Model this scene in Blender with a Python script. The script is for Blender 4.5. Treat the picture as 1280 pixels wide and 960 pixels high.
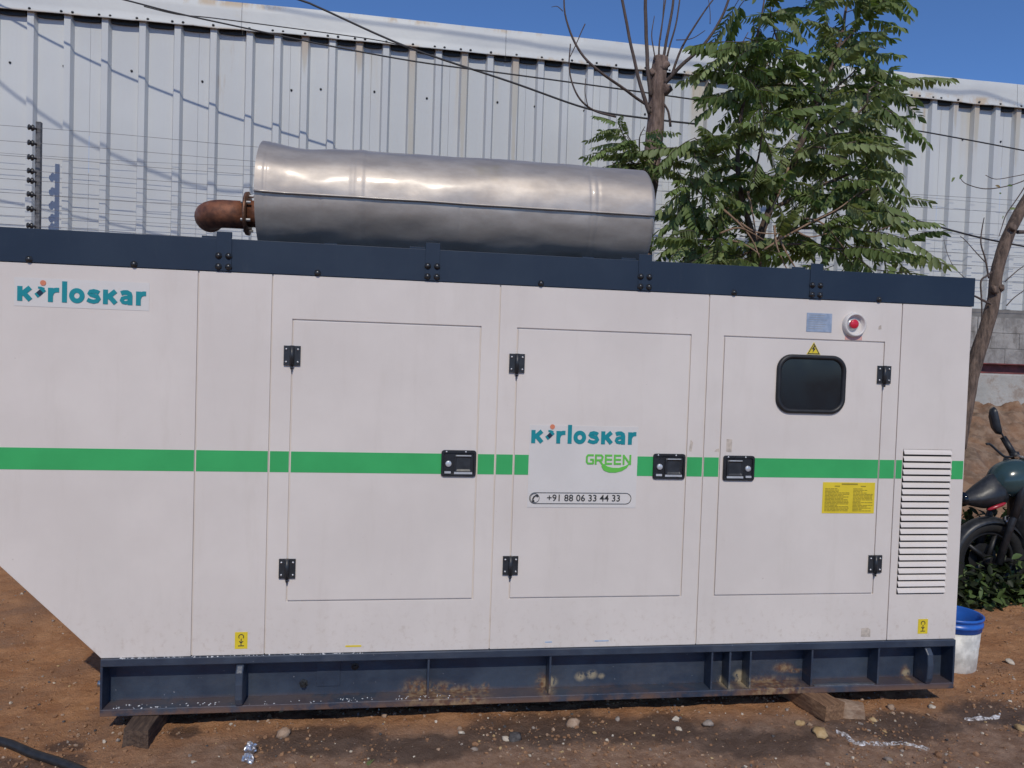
import bpy, bmesh, math, random
from mathutils import Vector, Matrix, noise
from math import radians, sin, cos, pi, sqrt

for o in list(bpy.data.objects):
    bpy.data.objects.remove(o)
SC = bpy.context.scene
COL = SC.collection
rnd = random.Random(7)

# ------------------------------------------------------------------ camera
FPX, CX, CY = 961.0, 640.0, 480.0
CAMP = Vector((0.0, -3.375, 1.616))
_rx, _ry, _rz = radians(1.82813882), radians(-8.38237017), radians(1.59128402)
_Rx = Matrix(((1, 0, 0), (0, cos(_rx), -sin(_rx)), (0, sin(_rx), cos(_rx))))
_Ry = Matrix(((cos(_ry), 0, sin(_ry)), (0, 1, 0), (-sin(_ry), 0, cos(_ry))))
_Rz = Matrix(((cos(_rz), -sin(_rz), 0), (sin(_rz), cos(_rz), 0), (0, 0, 1)))
RWC = _Rz @ _Ry @ _Rx @ Matrix(((1, 0, 0), (0, 0, -1), (0, 1, 0)))
cam_d = bpy.data.cameras.new('camera')
cam_d.sensor_width = 36.0
cam_d.lens = FPX / 1280.0 * 36.0
cam_d.clip_start = 0.05
cam_d.clip_end = 2000
cam = bpy.data.objects.new('camera', cam_d)
COL.objects.link(cam)
m3 = Matrix((RWC[0], -RWC[1], -RWC[2])).transposed()
cam.matrix_world = Matrix.Translation(CAMP) @ m3.to_4x4()
SC.camera = cam


def at(px, py, Y):
    """point of the plane y = Y that the photograph shows at this pixel"""
    d = RWC.transposed() @ Vector(((px - CX) / FPX, (py - CY) / FPX, 1))
    return CAMP + d * ((Y - CAMP.y) / d.y)


# ------------------------------------------------------------------ light
SUN_DIR = Vector((0.06, 1.0, -0.917)).normalized()      # the way the light travels
sun_el = math.asin(-SUN_DIR.z)
W = bpy.data.worlds.new('World')
SC.world = W
W.use_nodes = True
wn = W.node_tree
sky = wn.nodes.new('ShaderNodeTexSky')
sky.sky_type = 'NISHITA'
sky.sun_disc = False
sky.sun_elevation = sun_el
sky.sun_rotation = math.atan2(-SUN_DIR.x, -SUN_DIR.y)
sky.altitude = 3000
sky.air_density = 1.0
sky.dust_density = 0.0
sky.ozone_density = 10.0
wn.links.new(sky.outputs[0], wn.nodes['Background'].inputs[0])
wn.nodes['Background'].inputs[1].default_value = 0.138
sun_d = bpy.data.lights.new('sun', 'SUN')
sun_d.energy = 2.45
sun_d.angle = radians(0.53)
sun_d.color = (1.0, 0.925, 0.80)
sun = bpy.data.objects.new('sun', sun_d)
sun.rotation_euler = SUN_DIR.to_track_quat('-Z', 'Y').to_euler()
sun.location = (0, -20, 20)
COL.objects.link(sun)
SC.view_settings.view_transform = 'Standard'
SC.view_settings.look = 'None'
SC.view_settings.exposure = 0.0
SC.view_settings.gamma = 1.0

# ------------------------------------------------------------------ materials
MATS = {}


class NT:
    def __init__(s, mt):
        s.t = mt.node_tree
        s.n, s.l = s.t.nodes, s.t.links
        s.b = s.n['Principled BSDF']
        s.pos = s.n.new('ShaderNodeNewGeometry').outputs['Position']

    def sock(s, v, inp):
        if hasattr(v, 'links'):
            s.l.new(v, inp)
        elif isinstance(v, (tuple, list)) and len(v) == 3 and inp.type == 'RGBA':
            inp.default_value = (*v, 1)
        else:
            inp.default_value = v

    def math(s, op, a, b=0.0, clamp=False):
        n = s.n.new('ShaderNodeMath'); n.operation = op; n.use_clamp = clamp
        s.sock(a, n.inputs[0]); s.sock(b, n.inputs[1])
        return n.outputs[0]

    def noise(s, scale, detail=4, rough=0.55, vec=None, stretch=None, dist=0.0, color=False):
        n = s.n.new('ShaderNodeTexNoise')
        n.inputs['Scale'].default_value = scale
        n.inputs['Detail'].default_value = detail
        n.inputs['Roughness'].default_value = rough
        n.inputs['Distortion'].default_value = dist
        v = vec or s.pos
        if stretch:
            mp = s.n.new('ShaderNodeMapping'); mp.inputs['Scale'].default_value = stretch
            s.l.new(v, mp.inputs[0]); v = mp.outputs[0]
        s.l.new(v, n.inputs['Vector'])
        return n.outputs['Color' if color else 'Fac']

    def ramp(s, fac, lo, hi, a=0.0, b=1.0):
        n = s.n.new('ShaderNodeMapRange'); n.clamp = True; n.interpolation_type = 'SMOOTHSTEP'
        s.sock(fac, n.inputs[0])
        for i, v in enumerate((lo, hi, a, b)):
            n.inputs[i + 1].default_value = v
        return n.outputs[0]

    def mix(s, fac, a, b, mode='MIX'):
        n = s.n.new('ShaderNodeMix'); n.data_type = 'RGBA'; n.blend_type = mode
        s.sock(fac, n.inputs[0]); s.sock(a, n.inputs[6]); s.sock(b, n.inputs[7])
        return n.outputs[2]

    def sep(s):
        n = s.n.new('ShaderNodeSeparateXYZ'); s.l.new(s.pos, n.inputs[0])
        return n.outputs

    def spot(s, p, r, soft=0.6, jitter=None, squash=(1, 1, 1)):
        """1 inside an irregular blotch round point p"""
        n = s.n.new('ShaderNodeVectorMath'); n.operation = 'SUBTRACT'
        s.l.new(s.pos, n.inputs[0]); n.inputs[1].default_value = p
        q = s.n.new('ShaderNodeVectorMath'); q.operation = 'MULTIPLY'
        s.l.new(n.outputs[0], q.inputs[0]); q.inputs[1].default_value = squash
        ln = s.n.new('ShaderNodeVectorMath'); ln.operation = 'LENGTH'
        s.l.new(q.outputs[0], ln.inputs[0])
        d = ln.outputs['Value']
        if jitter is not None:
            d = s.math('ADD', d, s.math('MULTIPLY', s.math('SUBTRACT', jitter, 0.5), r * 1.6))
        return s.ramp(d, r * soft, r, 1.0, 0.0)

    def bump(s, h, strength, dist=0.01):
        n = s.n.new('ShaderNodeBump'); n.inputs['Strength'].default_value = strength
        n.inputs['Distance'].default_value = dist
        s.l.new(h, n.inputs['Height'])
        s.l.new(n.outputs[0], s.b.inputs['Normal'])

    def set(s, **k):
        for key, v in k.items():
            s.sock(v, s.b.inputs[{'base': 'Base Color', 'rough': 'Roughness', 'metal': 'Metallic',
                                  'spec': 'Specular IOR Level', 'coat': 'Coat Weight'}[key]])


def mat(name):
    mt = bpy.data.materials.new(name)
    mt.use_nodes = True
    MATS[name] = mt
    return NT(mt)


def simple(name, base, rough=0.6, metal=0.0, var=0.12, scale=12.0, bump=0.0, bscale=40.0, spec=0.5):
    t = mat(name)
    nz = t.noise(scale, 5)
    a = tuple(c * (1 - var) for c in base)
    b = tuple(min(1, c * (1 + var)) for c in base)
    t.set(base=t.mix(t.ramp(nz, 0.3, 0.7), a, b), rough=t.math('ADD', t.math('MULTIPLY', nz, 0.2), rough - 0.1), metal=metal, spec=spec)
    if bump:
        t.bump(t.noise(bscale, 5), bump, 0.006)
    return MATS[name]


# generator paint: pinkish white, thin road dust, brown splashes near the skid
t = mat('white_paint')
z = t.sep()[2]
c = t.mix(t.ramp(t.noise(1.7, 5, .6), .35, .7), (.662, .598, .545), (.718, .652, .594))
c = t.mix(t.math('MULTIPLY', t.ramp(t.noise(9, 6, .7, stretch=(1, 1, .16)), .50, .75), .17), c, (.50, .43, .36))
c = t.mix(t.math('MULTIPLY', t.ramp(t.noise(2.3, 6, .65, stretch=(1, 1, .5)), .45, .75), .12), c, (.52, .49, .44))
low = t.math('MULTIPLY', t.ramp(z, .32, .62, 1, 0), t.ramp(t.noise(30, 6, .7), .5, .78))
c = t.mix(t.math('MULTIPLY', low, .45), c, (.36, .25, .17))
spk = t.ramp(t.noise(55, 2, .5), .74, .80)
c = t.mix(t.math('MULTIPLY', spk, .35), c, (.35, .27, .22))
t.set(base=c, rough=.42, spec=.35)
t.bump(t.noise(2.2, 2), .25, .02)

t = mat('navy_rail_paint')
c = t.mix(t.ramp(t.noise(3, 5), .35, .7), (.015, .028, .052), (.021, .036, .061))
c = t.mix(t.math('MULTIPLY', t.ramp(t.noise(24, 6, .7, stretch=(1, 1, .3)), .55, .8), .18), c, (.07, .08, .09))
t.set(base=c, rough=.5, spec=.28)
t.bump(t.noise(3, 2), .15, .02)

t = mat('navy_skid_paint')
x, y, z = t.sep()
nz = t.noise(16, 6, .65)
c = t.mix(t.ramp(t.noise(4, 5), .35, .7), (.029, .041, .066), (.046, .062, .091))
c = t.mix(t.math('MULTIPLY', t.ramp(t.noise(7, 6, .7, stretch=(.4, 1, 1)), .45, .75), .30), c, (.11, .11, .12))
rz = t.math('MULTIPLY', t.ramp(z, .075, .125, 1, 0), t.ramp(t.noise(5, 6, .7), .38, .54))
c = t.mix(t.math('MULTIPLY', rz, .85), c, (.17, .095, .062))
nf = t.math('ADD', t.math('MULTIPLY', t.noise(22, 8, .75), .55), t.math('MULTIPLY', t.noise(55, 6, .7, stretch=(1, 1, .5)), .45))
sp = None
for p, r, q in (((.12, .05, .115), .070, (.7, .3, 1)), ((.225, .05, .105), .075, (.7, .3, 1.3)), ((.43, .05, .115), .030, (1, .3, 1)),
                ((.70, .05, .125), .050, (1, .3, .7)), ((1.885, .05, .165), .045, (.6, .3, 1.3)), ((1.94, .05, .15), .03, (.5, .3, 1.6)),
                ((2.53, .05, .12), .035, (1, .3, .6)), ((.3, .0, .09), .09, (.4, .3, 1.6)), ((1.80, .0, .09), .10, (.4, .3, 1.8))):
    v = t.spot(p, r, .25, nf, q)
    sp = v if sp is None else t.math('MAXIMUM', sp, v)
sp = t.math('MULTIPLY', sp, t.ramp(nf, .40, .54))
c = t.mix(t.math('MULTIPLY', sp, .9), c, t.mix(t.ramp(t.noise(40), .4, .6), (.15, .065, .03), (.30, .20, .11)))
ch = None
for p, r in (((.875, .05, .15), .030), ((.93, .05, .158), .030), ((.975, .05, .15), .02), ((.735, .05, .13), .035), ((1.578, .05, .115), .032), ((1.66, .05, .14), .034), ((1.665, .05, .115), .03), ((2.535, .05, .125), .026)):
    v = t.spot(p, r, .3, nf, (.8, .3, 1))
    ch = v if ch is None else t.math('MAXIMUM', ch, v)
ch = t.math('MULTIPLY', ch, t.ramp(nf, .42, .50))
c = t.mix(t.math('MULTIPLY', ch, .85), c, (.36, .30, .20))
spk = t.ramp(t.noise(70, 1, .5), .77, .80)
c = t.mix(t.math('MULTIPLY', spk, .5), c, (.36, .36, .38))
t.set(base=c, rough=t.ramp(nz, .3, .8, .28, .6), spec=.5)
t.bump(t.noise(26, 4), .25, .006)

simple('stripe_green', (.045, .39, .115), .42, var=.06, scale=5, spec=.35)
simple('sticker_white', (.66, .625, .59), .34, var=.03, scale=5, spec=.35)
simple('print_teal', (.005, .235, .27), .4, var=.04)
simple('print_orange', (.64, .21, .11), .4, var=.04)
simple('print_navy', (.012, .025, .05), .4, var=.04)
simple('print_green', (.13, .52, .07), .4, var=.04)
simple('print_black', (.035, .035, .035), .5, var=.1)
simple('print_grey', (.30, .30, .30), .5, var=.1)
simple('print_pink', (.66, .36, .31), .5, var=.06)
simple('label_yellow', (.74, .56, .03), .4, var=.05)
simple('print_olive', (.33, .25, .02), .5, var=.1)
simple('label_pale_blue', (.32, .42, .56), .5, var=.15, scale=40)
simple('tape_beige', (.50, .43, .36), .7, var=.18, scale=60)
t = mat('plate_aluminium')
t.set(base=t.mix(t.ramp(t.noise(30, 4), .35, .65), (.30, .36, .45), (.42, .47, .55)), rough=.42, metal=.35)
simple('black_plastic', (.018, .020, .024), .28, var=.2, scale=20)
simple('black_satin', (.022, .024, .028), .42, var=.25, scale=30, bump=.15)
simple('black_rubber', (.014, .014, .015), .5, var=.2, scale=30)
simple('seam_shadow_black', (.012, .011, .010), .9, var=.1)
t = mat('tinted_glass')
t.set(base=(.006, .008, .012), rough=t.ramp(t.noise(4, 4), .3, .7, .06, .2), spec=.55)
simple('latch_silver', (.58, .60, .62), .3, metal=.35, var=.1)  # silver fittings, and the painted highlight on the handles
simple('chrome', (.62, .62, .63), .2, metal=1, var=.1)
simple('bare_metal', (.50, .50, .50), .38, metal=.9, var=.15, scale=40)
simple('bolt_dark', (.05, .052, .055), .32, metal=.6, var=.3, scale=80)
simple('button_red', (.62, .02, .045), .3, var=.05)
t = mat('aluminium_shell')
nb = t.noise(5, 6, .65, stretch=(1, 2.2, 2.2))
c = t.mix(t.ramp(nb, .3, .72), (.37, .325, .285), (.47, .425, .38))
c = t.mix(t.math('MULTIPLY', t.ramp(t.noise(11, 6, .7, dist=.6), .55, .8), .45), c, (.30, .285, .27))
c = t.mix(t.math('MULTIPLY', t.spot((.42, .47, 2.62), .13, .3, t.noise(14, 4)), .25), c, (.40, .33, .16))
t.set(base=c, rough=t.ramp(t.noise(7, 6, .6), .3, .75, .50, .58), metal=.50, coat=.40)
t.b.inputs['Coat Roughness'].default_value = .16
t.bump(t.math('ADD', t.noise(9, 4, .55), t.math('MULTIPLY', t.noise(2.6, 3, .5, stretch=(.35, 1.6, 1.6)), .9)), .11, .012)
t = mat('rusty_pipe')
nz = t.noise(14, 6, .65)
c = t.mix(t.ramp(nz, .36, .62), (.105, .042, .024), (.24, .090, .044))
c = t.mix(t.math('MULTIPLY', t.ramp(t.noise(7, 3), .56, .66), .6), c, (.20, .17, .17))
t.set(base=c, rough=.62, metal=.25)
t.bump(t.noise(60, 5), .4, .004)
simple('copper_flange', (.20, .105, .065), .5, metal=.6, var=.35, scale=40, bump=.2)

# shed cladding: bluish white coated steel, rust runs below the eave
t = mat('shed_white')
x, y, z = t.sep()
c = t.mix(t.ramp(t.noise(.5, 4), .35, .7), (.505, .522, .525), (.578, .596, .59))
c = t.mix(t.math('MULTIPLY', t.ramp(t.noise(6, 5, .7, stretch=(3, 1, .06)), .5, .8), .16), c, (.45, .44, .43))
run = t.math('MULTIPLY', t.ramp(z, 3.9, 5.05), t.ramp(t.noise(2.6, 2, .5, stretch=(1.6, .4, .04)), .58, .70))
x_on = t.ramp(x, -2.2, -.8)
c = t.mix(t.math('MULTIPLY', t.math('MULTIPLY', run, x_on), .75), c, (.50, .43, .30))
wob = t.noise(5, 5, .7, stretch=(4, 1, .25))
for rx, rl in ((-1.119, .45), (-.533, .5), (.0535, 2.4), (.64, 2.0), (1.226, 1.9), (6.21, .7), (6.795, .6), (7.09, .8), (7.67, 1.1), (7.96, .5)):
    v = t.spot((rx, 5.45, 5.08), .052, .55, wob, (1, 0, .06 / rl))
    c = t.mix(t.math('MULTIPLY', v, .62), c, t.mix(t.ramp(z, 4.75, 5.08), (.44, .40, .31), (.40, .27, .15)))
dark = t.math('MULTIPLY', run, t.ramp(t.noise(9, 5, .7, stretch=(2, 1, .3)), .52, .7))
c = t.mix(t.math('MULTIPLY', dark, .5), c, (.35, .23, .13))
t.set(base=c, rough=.5, spec=.3)
wv = t.n.new('ShaderNodeTexWave'); wv.inputs['Scale'].default_value = 7.0; wv.inputs['Distortion'].default_value = .4
t.l.new(t.pos, wv.inputs[0])
t.bump(wv.outputs['Fac'], .06, .004)

t = mat('shed_flashing')
x, y, z = t.sep()
c = t.mix(t.ramp(t.noise(.8, 5), .35, .7), (.53, .545, .54), (.605, .615, .59))
edge = t.math('MAXIMUM', t.ramp(z, 5.30, 5.36), t.ramp(z, 5.12, 5.06))
c = t.mix(t.math('MULTIPLY', t.math('MULTIPLY', edge, t.ramp(t.noise(3.2, 6, .7, stretch=(1, 1, .4)), .47, .64)), .75), c, (.46, .33, .19))
c = t.mix(t.math('MULTIPLY', t.ramp(t.noise(2.4, 6, .7), .57, .72), .4), c, (.50, .46, .38))
t.set(base=c, rough=.5, spec=.3)
t.bump(t.noise(3, 3), .3, .03)

t = mat('block_wall')
c = t.mix(t.ramp(t.noise(2.5, 6, .7), .3, .7), (.20, .19, .18), (.40, .385, .365))
c = t.mix(t.math('MULTIPLY', t.ramp(t.noise(5, 6, .75, stretch=(1, 1, .35)), .48, .66), .75), c, (.13, .115, .10))
t.set(base=c, rough=.9)
t.bump(t.noise(20, 6), .5, .02)
t = mat('plinth_concrete')
c = t.mix(t.ramp(t.noise(2, 6, .7), .3, .7), (.36, .35, .325), (.52, .50, .465))
c = t.mix(t.math('MULTIPLY', t.ramp(t.noise(4, 6, .75), .48, .66), .75), c, (.24, .175, .13))
t.set(base=c, rough=.9)
t.bump(t.noise(18, 6), .5, .02)
simple('red_oxide', (.17, .045, .038), .6, var=.35, scale=8)
simple('joint_dark', (.19, .18, .17), .95)

# ground
t = mat('red_earth')
x, y, z = t.sep()
big = t.noise(.8, 5, .6)
mid = t.noise(6, 6, .65)
fine = t.noise(60, 6, .7)
c = t.mix(t.ramp(mid, .32, .68), (.40, .185, .082), (.55, .283, .135))
c = t.mix(t.ramp(t.noise(2.0, 5, .6), .44, .70), c, (.34, .185, .105))
c = t.mix(t.math('MULTIPLY', t.ramp(fine, .5, .75), .45), c, (.40, .27, .17))
c = t.mix(t.math('MULTIPLY', t.ramp(fine, .46, .28), .5), c, (.10, .055, .03))
grey = t.math('MULTIPLY', t.ramp(t.math('ADD', y, t.math('MULTIPLY', t.noise(4, 5, .6), .25)), .14, -.04), t.ramp(x, -1.3, -.6))
c = t.mix(t.math('MULTIPLY', grey, .72), c, t.mix(t.ramp(t.noise(14, 7, .75), .36, .64), (.18, .118, .086), (.34, .24, .178)))
bk = t.math('MULTIPLY', t.ramp(z, .12, .45), t.ramp(t.noise(3, 6, .7), .35, .65, .62, 1.0))
c = t.mix(t.math('MULTIPLY', bk, .92), c, t.mix(t.ramp(t.noise(9, 6, .7), .4, .62), (.165, .118, .088), (.30, .225, .165)))
wet = None
jn = t.noise(5, 5, .65)
for p, r, q in (((-.28, -.12, 0), .30, (.8, 1.9, .2)), ((.15, -.22, 0), .24, (.7, 1.7, .2)), ((.70, -.10, 0), .42, (.75, 2.2, .2)), ((1.15, -.14, 0), .28, (.7, 1.5, .2)),
                ((-1.35, -.22, 0), .18, (.6, 2.2, .2)), ((2.3, -.2, 0), .34, (.8, 1.8, .2)), ((1.62, -.30, 0), .3, (.7, 2, .2)), ((2.85, -.1, 0), .25, (.8, 1.5, .2)), ((-1.30, -.08, 0), .10, (1, 1.6, .2)), ((-.86, .0, 0), .09, (1, 1.2, .2))):
    v = t.spot(p, r, .55, jn, q)
    wet = v if wet is None else t.math('MAXIMUM', wet, v)
c = t.mix(t.math('MULTIPLY', wet, .74), c, (.080, .054, .042))
t.set(base=c, rough=t.math('SUBTRACT', .95, t.math('MULTIPLY', wet, .32)), spec=.3)
t.bump(t.math('ADD', t.noise(45, 7, .75), t.math('MULTIPLY', t.noise(160, 4, .7), .5)), .95, .016)


def stone_mat(name, a, b):
    t = mat(name)
    t.set(base=t.mix(t.ramp(t.noise(28, 6, .65), .32, .68), a, b), rough=.9)
    t.bump(t.noise(70, 5), .5, .006)


stone_mat('stone_tan', (.26, .16, .10), (.42, .30, .21))
stone_mat('stone_grey', (.19, .150, .125), (.36, .30, .25))
stone_mat('stone_white', (.46, .39, .30), (.62, .54, .43))
stone_mat('stone_yellow', (.36, .23, .10), (.50, .36, .19))
stone_mat('clod_brown', (.20, .10, .05), (.34, .19, .10))
stone_mat('stone_dark', (.05, .045, .045), (.12, .11, .105))
t = mat('old_wood')
c = t.mix(t.ramp(t.noise(9, 6, .65, stretch=(8, 1, 8)), .35, .68), (.055, .034, .024), (.125, .080, .053))
t.set(base=c, rough=.85); t.bump(t.noise(9, 6, .6, stretch=(9, 1, 9)), .6, .008)
t = mat('fresh_wood')
c = t.mix(t.ramp(t.noise(9, 6, .65, stretch=(8, 1, 8)), .35, .68), (.15, .078, .040), (.30, .17, .09))
t.set(base=c, rough=.85); t.bump(t.noise(9, 6, .6, stretch=(9, 1, 9)), .6, .008)
t = mat('soap_foam')
fz = t.noise(48, 7, .75)
t.set(base=t.mix(t.ramp(fz, .42, .62), (.34, .29, .26), (.74, .73, .74)), rough=.55)
t.sock(t.ramp(t.math('ADD', t.math('MULTIPLY', fz, .6), t.math('MULTIPLY', t.noise(13, 4, .6), .4)), .41, .55), t.b.inputs['Alpha'])
t.bump(t.noise(110, 4), .6, .004)
simple('soap_white', (.72, .72, .73), .6)
simple('hose_black', (.022, .021, .021), .5, var=.3, scale=30)
simple('foil', (.55, .56, .60), .3, metal=.8, var=.2, scale=60)

# plants
def bark(name, a, b, sc=(1, 1, .25)):
    t = mat(name)
    n1 = t.noise(26, 6, .7, stretch=sc)
    t.set(base=t.mix(t.ramp(n1, .3, .7), a, b), rough=.9)
    t.bump(n1, 1.0, .022)


bark('bark_brown', (.085, .056, .047), (.27, .19, .155))
bark('bark_grey', (.060, .042, .034), (.22, .155, .118))
bark('twig_bark', (.075, .055, .05), (.135, .10, .085))
bark('dry_twig', (.20, .12, .075), (.38, .25, .165))


def leafmat(name, col, tr):
    t = mat(name)
    oi = t.n.new('ShaderNodeObjectInfo')
    k = t.math('ADD', t.math('MULTIPLY', oi.outputs['Random'], .5), .75)
    hs = t.n.new('ShaderNodeHueSaturation'); hs.inputs['Color'].default_value = (*col, 1)
    t.l.new(k, hs.inputs['Value'])
    t.set(base=hs.outputs[0], rough=.5, spec=.25)
    ts = t.n.new('ShaderNodeBsdfTranslucent')
    ts.inputs['Color'].default_value = (*tr, 1)
    mx = t.n.new('ShaderNodeMixShader'); mx.inputs[0].default_value = .36
    t.l.new(t.b.outputs[0], mx.inputs[1]); t.l.new(ts.outputs[0], mx.inputs[2])
    t.l.new(mx.outputs[0], t.n['Material Output'].inputs[0])


leafmat('leaf_green', (.195, .265, .096), (.24, .32, .06))
leafmat('leaf_dark', (.118, .175, .062), (.16, .24, .04))
leafmat('leaf_pale', (.260, .315, .140), (.27, .33, .08))
leafmat('weed_shaded', (.030, .040, .020), (.03, .045, .01))  # green darkened to carry the shade round the motorcycle
leafmat('leaf_dry', (.40, .30, .14), (.30, .20, .06))
simple('bucket_white', (.60, .58, .53), .45, var=.22, scale=22)
simple('bucket_blue', (.02, .115, .46), .35, var=.12, scale=14)
simple('wire_steel', (.20, .20, .21), .5, metal=.5)
simple('cable_black', (.03, .03, .034), .6)
simple('post_paint', (.10, .10, .105), .6, var=.4, scale=30)
simple('insulator', (.02, .02, .022), .35)
simple('tank_teal', (.034, .064, .070), .2, var=.1, scale=6)
simple('bike_red', (.36, .018, .03), .25, var=.1)
simple('bike_maroon', (.055, .008, .012), .3, var=.2)
simple('tyre', (.010, .0095, .009), .8, var=.3, scale=40, bump=.3)
simple('engine_grey', (.13, .13, .135), .45, metal=.5, var=.4, scale=30)

# ------------------------------------------------------------------ mesh helpers
WLOC = {}


class MB:
    def __init__(s):
        s.v, s.f, s.m, s.s = [], [], [], []

    def face(s, idx, m=0, smooth=False):
        s.f.append(tuple(idx)); s.m.append(m); s.s.append(smooth)

    def add(s, pts):
        n = len(s.v); s.v.extend(Vector(p) for p in pts); return n

    def box(s, x0, x1, y0, y1, z0, z1, m=0):
        n = s.add([(x, y, z) for x in (x0, x1) for y in (y0, y1) for z in (z0, z1)])
        for q in ((0, 1, 3, 2), (4, 6, 7, 5), (0, 4, 5, 1), (2, 3, 7, 6), (0, 2, 6, 4), (1, 5, 7, 3)):
            s.face([n + i for i in q], m)
        return s

    def obox(s, c, half, mx, m=0):
        """box of half sizes `half`, turned by 3x3 matrix, at c"""
        c = Vector(c)
        n = s.add([c + mx @ Vector((x * half[0], y * half[1], z_ * half[2])) for x in (-1, 1) for y in (-1, 1) for z_ in (-1, 1)])
        for q in ((0, 1, 3, 2), (4, 6, 7, 5), (0, 4, 5, 1), (2, 3, 7, 6), (0, 2, 6, 4), (1, 5, 7, 3)):
            s.face([n + i for i in q], m)
        return s

    def prism(s, poly, y0, y1, m=0):
        """polygon in (x, z), counter-clockwise seen from the front (-y), front at y0"""
        k = len(poly)
        n = s.add([(x, y0, z_) for x, z_ in poly] + [(x, y1, z_) for x, z_ in poly])
        s.face(range(n, n + k), m)
        s.face(reversed(range(n + k, n + 2 * k)), m)
        for i in range(k):
            j = (i + 1) % k
            s.face((n + j, n + i, n + k + i, n + k + j), m)
        return s

    def holed(s, o, h, y0, y1, m=0):
        """rectangle o = (x0,x1,z0,z1) with a rectangular hole h"""
        def pts(r, y):
            return [(r[0], y, r[2]), (r[1], y, r[2]), (r[1], y, r[3]), (r[0], y, r[3])]
        n = s.add(pts(o, y0) + pts(h, y0) + pts(o, y1) + pts(h, y1))
        for i in range(4):
            j = (i + 1) % 4
            s.face((n + i, n + j, n + 4 + j, n + 4 + i), m)
            s.face((n + 8 + j, n + 8 + i, n + 12 + i, n + 12 + j), m)
            s.face((n + j, n + i, n + 8 + i, n + 8 + j), m)
            s.face((n + 4 + i, n + 4 + j, n + 12 + j, n + 12 + i), m)
        return s

    def tube(s, pts, radii, n=8, m=0, caps=True, smooth=True, closed=False):
        pts = [Vector(p) for p in pts]
        if not isinstance(radii, (list, tuple)):
            radii = [radii] * len(pts)
        up = None
        base = len(s.v)
        K = len(pts)
        for i, p in enumerate(pts):
            if closed:
                tg = pts[(i + 1) % K] - pts[i - 1]
            else:
                tg = pts[min(i + 1, K - 1)] - pts[max(i - 1, 0)]
            tg.normalize()
            if up is None:
                up = Vector((0, 0, 1)) if abs(tg.z) < .9 else Vector((1, 0, 0))
            a = tg.cross(up).normalized(); up = a.cross(tg).normalized()
            for k in range(n):
                w = 2 * pi * k / n
                s.v.append(p + (a * cos(w) + up * sin(w)) * radii[i])
        for i in range(K if closed else K - 1):
            b0, b1 = base + i * n, base + ((i + 1) % K) * n
            for k in range(n):
                k2 = (k + 1) % n
                s.face((b0 + k, b0 + k2, b1 + k2, b1 + k), m, smooth)
        if caps and not closed:
            s.face(reversed(range(base, base + n)), m)
            s.face(range(base + (K - 1) * n, base + K * n), m)
        return s

    def cyl(s, p0, p1, r0, r1=None, n=14, m=0, smooth=True):
        return s.tube([p0, p1], [r0, r0 if r1 is None else r1], n, m, True, smooth)

    def lathe(s, c, axis, prof, n=24, m=0, smooth=True):
        """profile of (along axis, radius)"""
        c = Vector(c); ax = Vector(axis).normalized()
        a = ax.orthogonal().normalized(); b = ax.cross(a)
        base = len(s.v)
        for t_, r in prof:
            for k in range(n):
                w = 2 * pi * k / n
                s.v.append(c + ax * t_ + (a * cos(w) + b * sin(w)) * max(r, 1e-4))
        for i in range(len(prof) - 1):
            for k in range(n):
                k2 = (k + 1) % n
                s.face((base + i * n + k, base + i * n + k2, base + (i + 1) * n + k2, base + (i + 1) * n + k), m, smooth)
        return s

    def ribbon(s, pts, w, y0=-.0024, y1=-.0004, m=0, closed=False):
        """flat printed stroke in the (x, z) plane with a hair of thickness"""
        P = [Vector((p[0], p[1])) for p in pts]
        K = len(P)
        L, R_ = [], []
        for i in range(K):
            if closed:
                d0 = (P[i] - P[i - 1]).normalized(); d1 = (P[(i + 1) % K] - P[i]).normalized()
            else:
                d0 = (P[i] - P[max(i - 1, 0)]); d1 = (P[min(i + 1, K - 1)] - P[i])
                if d0.length < 1e-9: d0 = d1
                if d1.length < 1e-9: d1 = d0
                d0.normalize(); d1.normalize()
            dd = (d0 + d1)
            dd = dd.normalized() if dd.length > 1e-6 else d1
            nn = Vector((-dd.y, dd.x))
            k = max(.5, nn.dot(Vector((-d1.y, d1.x))))
            L.append(P[i] + nn * w * .5 / k); R_.append(P[i] - nn * w * .5 / k)
        n = s.add([(p.x, y0, p.y) for p in L] + [(p.x, y0, p.y) for p in R_] + [(p.x, y1, p.y) for p in L] + [(p.x, y1, p.y) for p in R_])
        for i in range(K if closed else K - 1):
            j = (i + 1) % K
            s.face((n + K + i, n + K + j, n + j, n + i), m)
            s.face((n + i, n + j, n + 2 * K + j, n + 2 * K + i), m)
            s.face((n + K + j, n + K + i, n + 3 * K + i, n + 3 * K + j), m)
        if not closed:
            for i in (0, K - 1):
                s.face((n + i, n + K + i, n + 3 * K + i, n + 2 * K + i), m)
        return s

    def rock(s, c, r, seed, m=0, flat=.7, sub=1):
        bm = bmesh.new()
        bmesh.ops.create_icosphere(bm, subdivisions=sub, radius=1)
        rr = random.Random(seed)
        off = Vector((rr.uniform(-9, 9), rr.uniform(-9, 9), rr.uniform(-9, 9)))
        st = Vector((r * rr.uniform(.75, 1.3), r * rr.uniform(.75, 1.3), r * flat * rr.uniform(.7, 1.2)))
        mx = Matrix.Rotation(rr.uniform(0, 6.3), 3, 'Z') @ Matrix.Rotation(rr.uniform(-.4, .4), 3, 'X')
        n = len(s.v)
        for v in bm.verts:
            k = 1 + .55 * noise.noise(v.co * 1.3 + off) + .25 * noise.noise(v.co * 3.1 + off)
            q = Vector((v.co.x * st.x, v.co.y * st.y, v.co.z * st.z)) * k
            s.v.append(Vector(c) + mx @ q)
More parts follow.
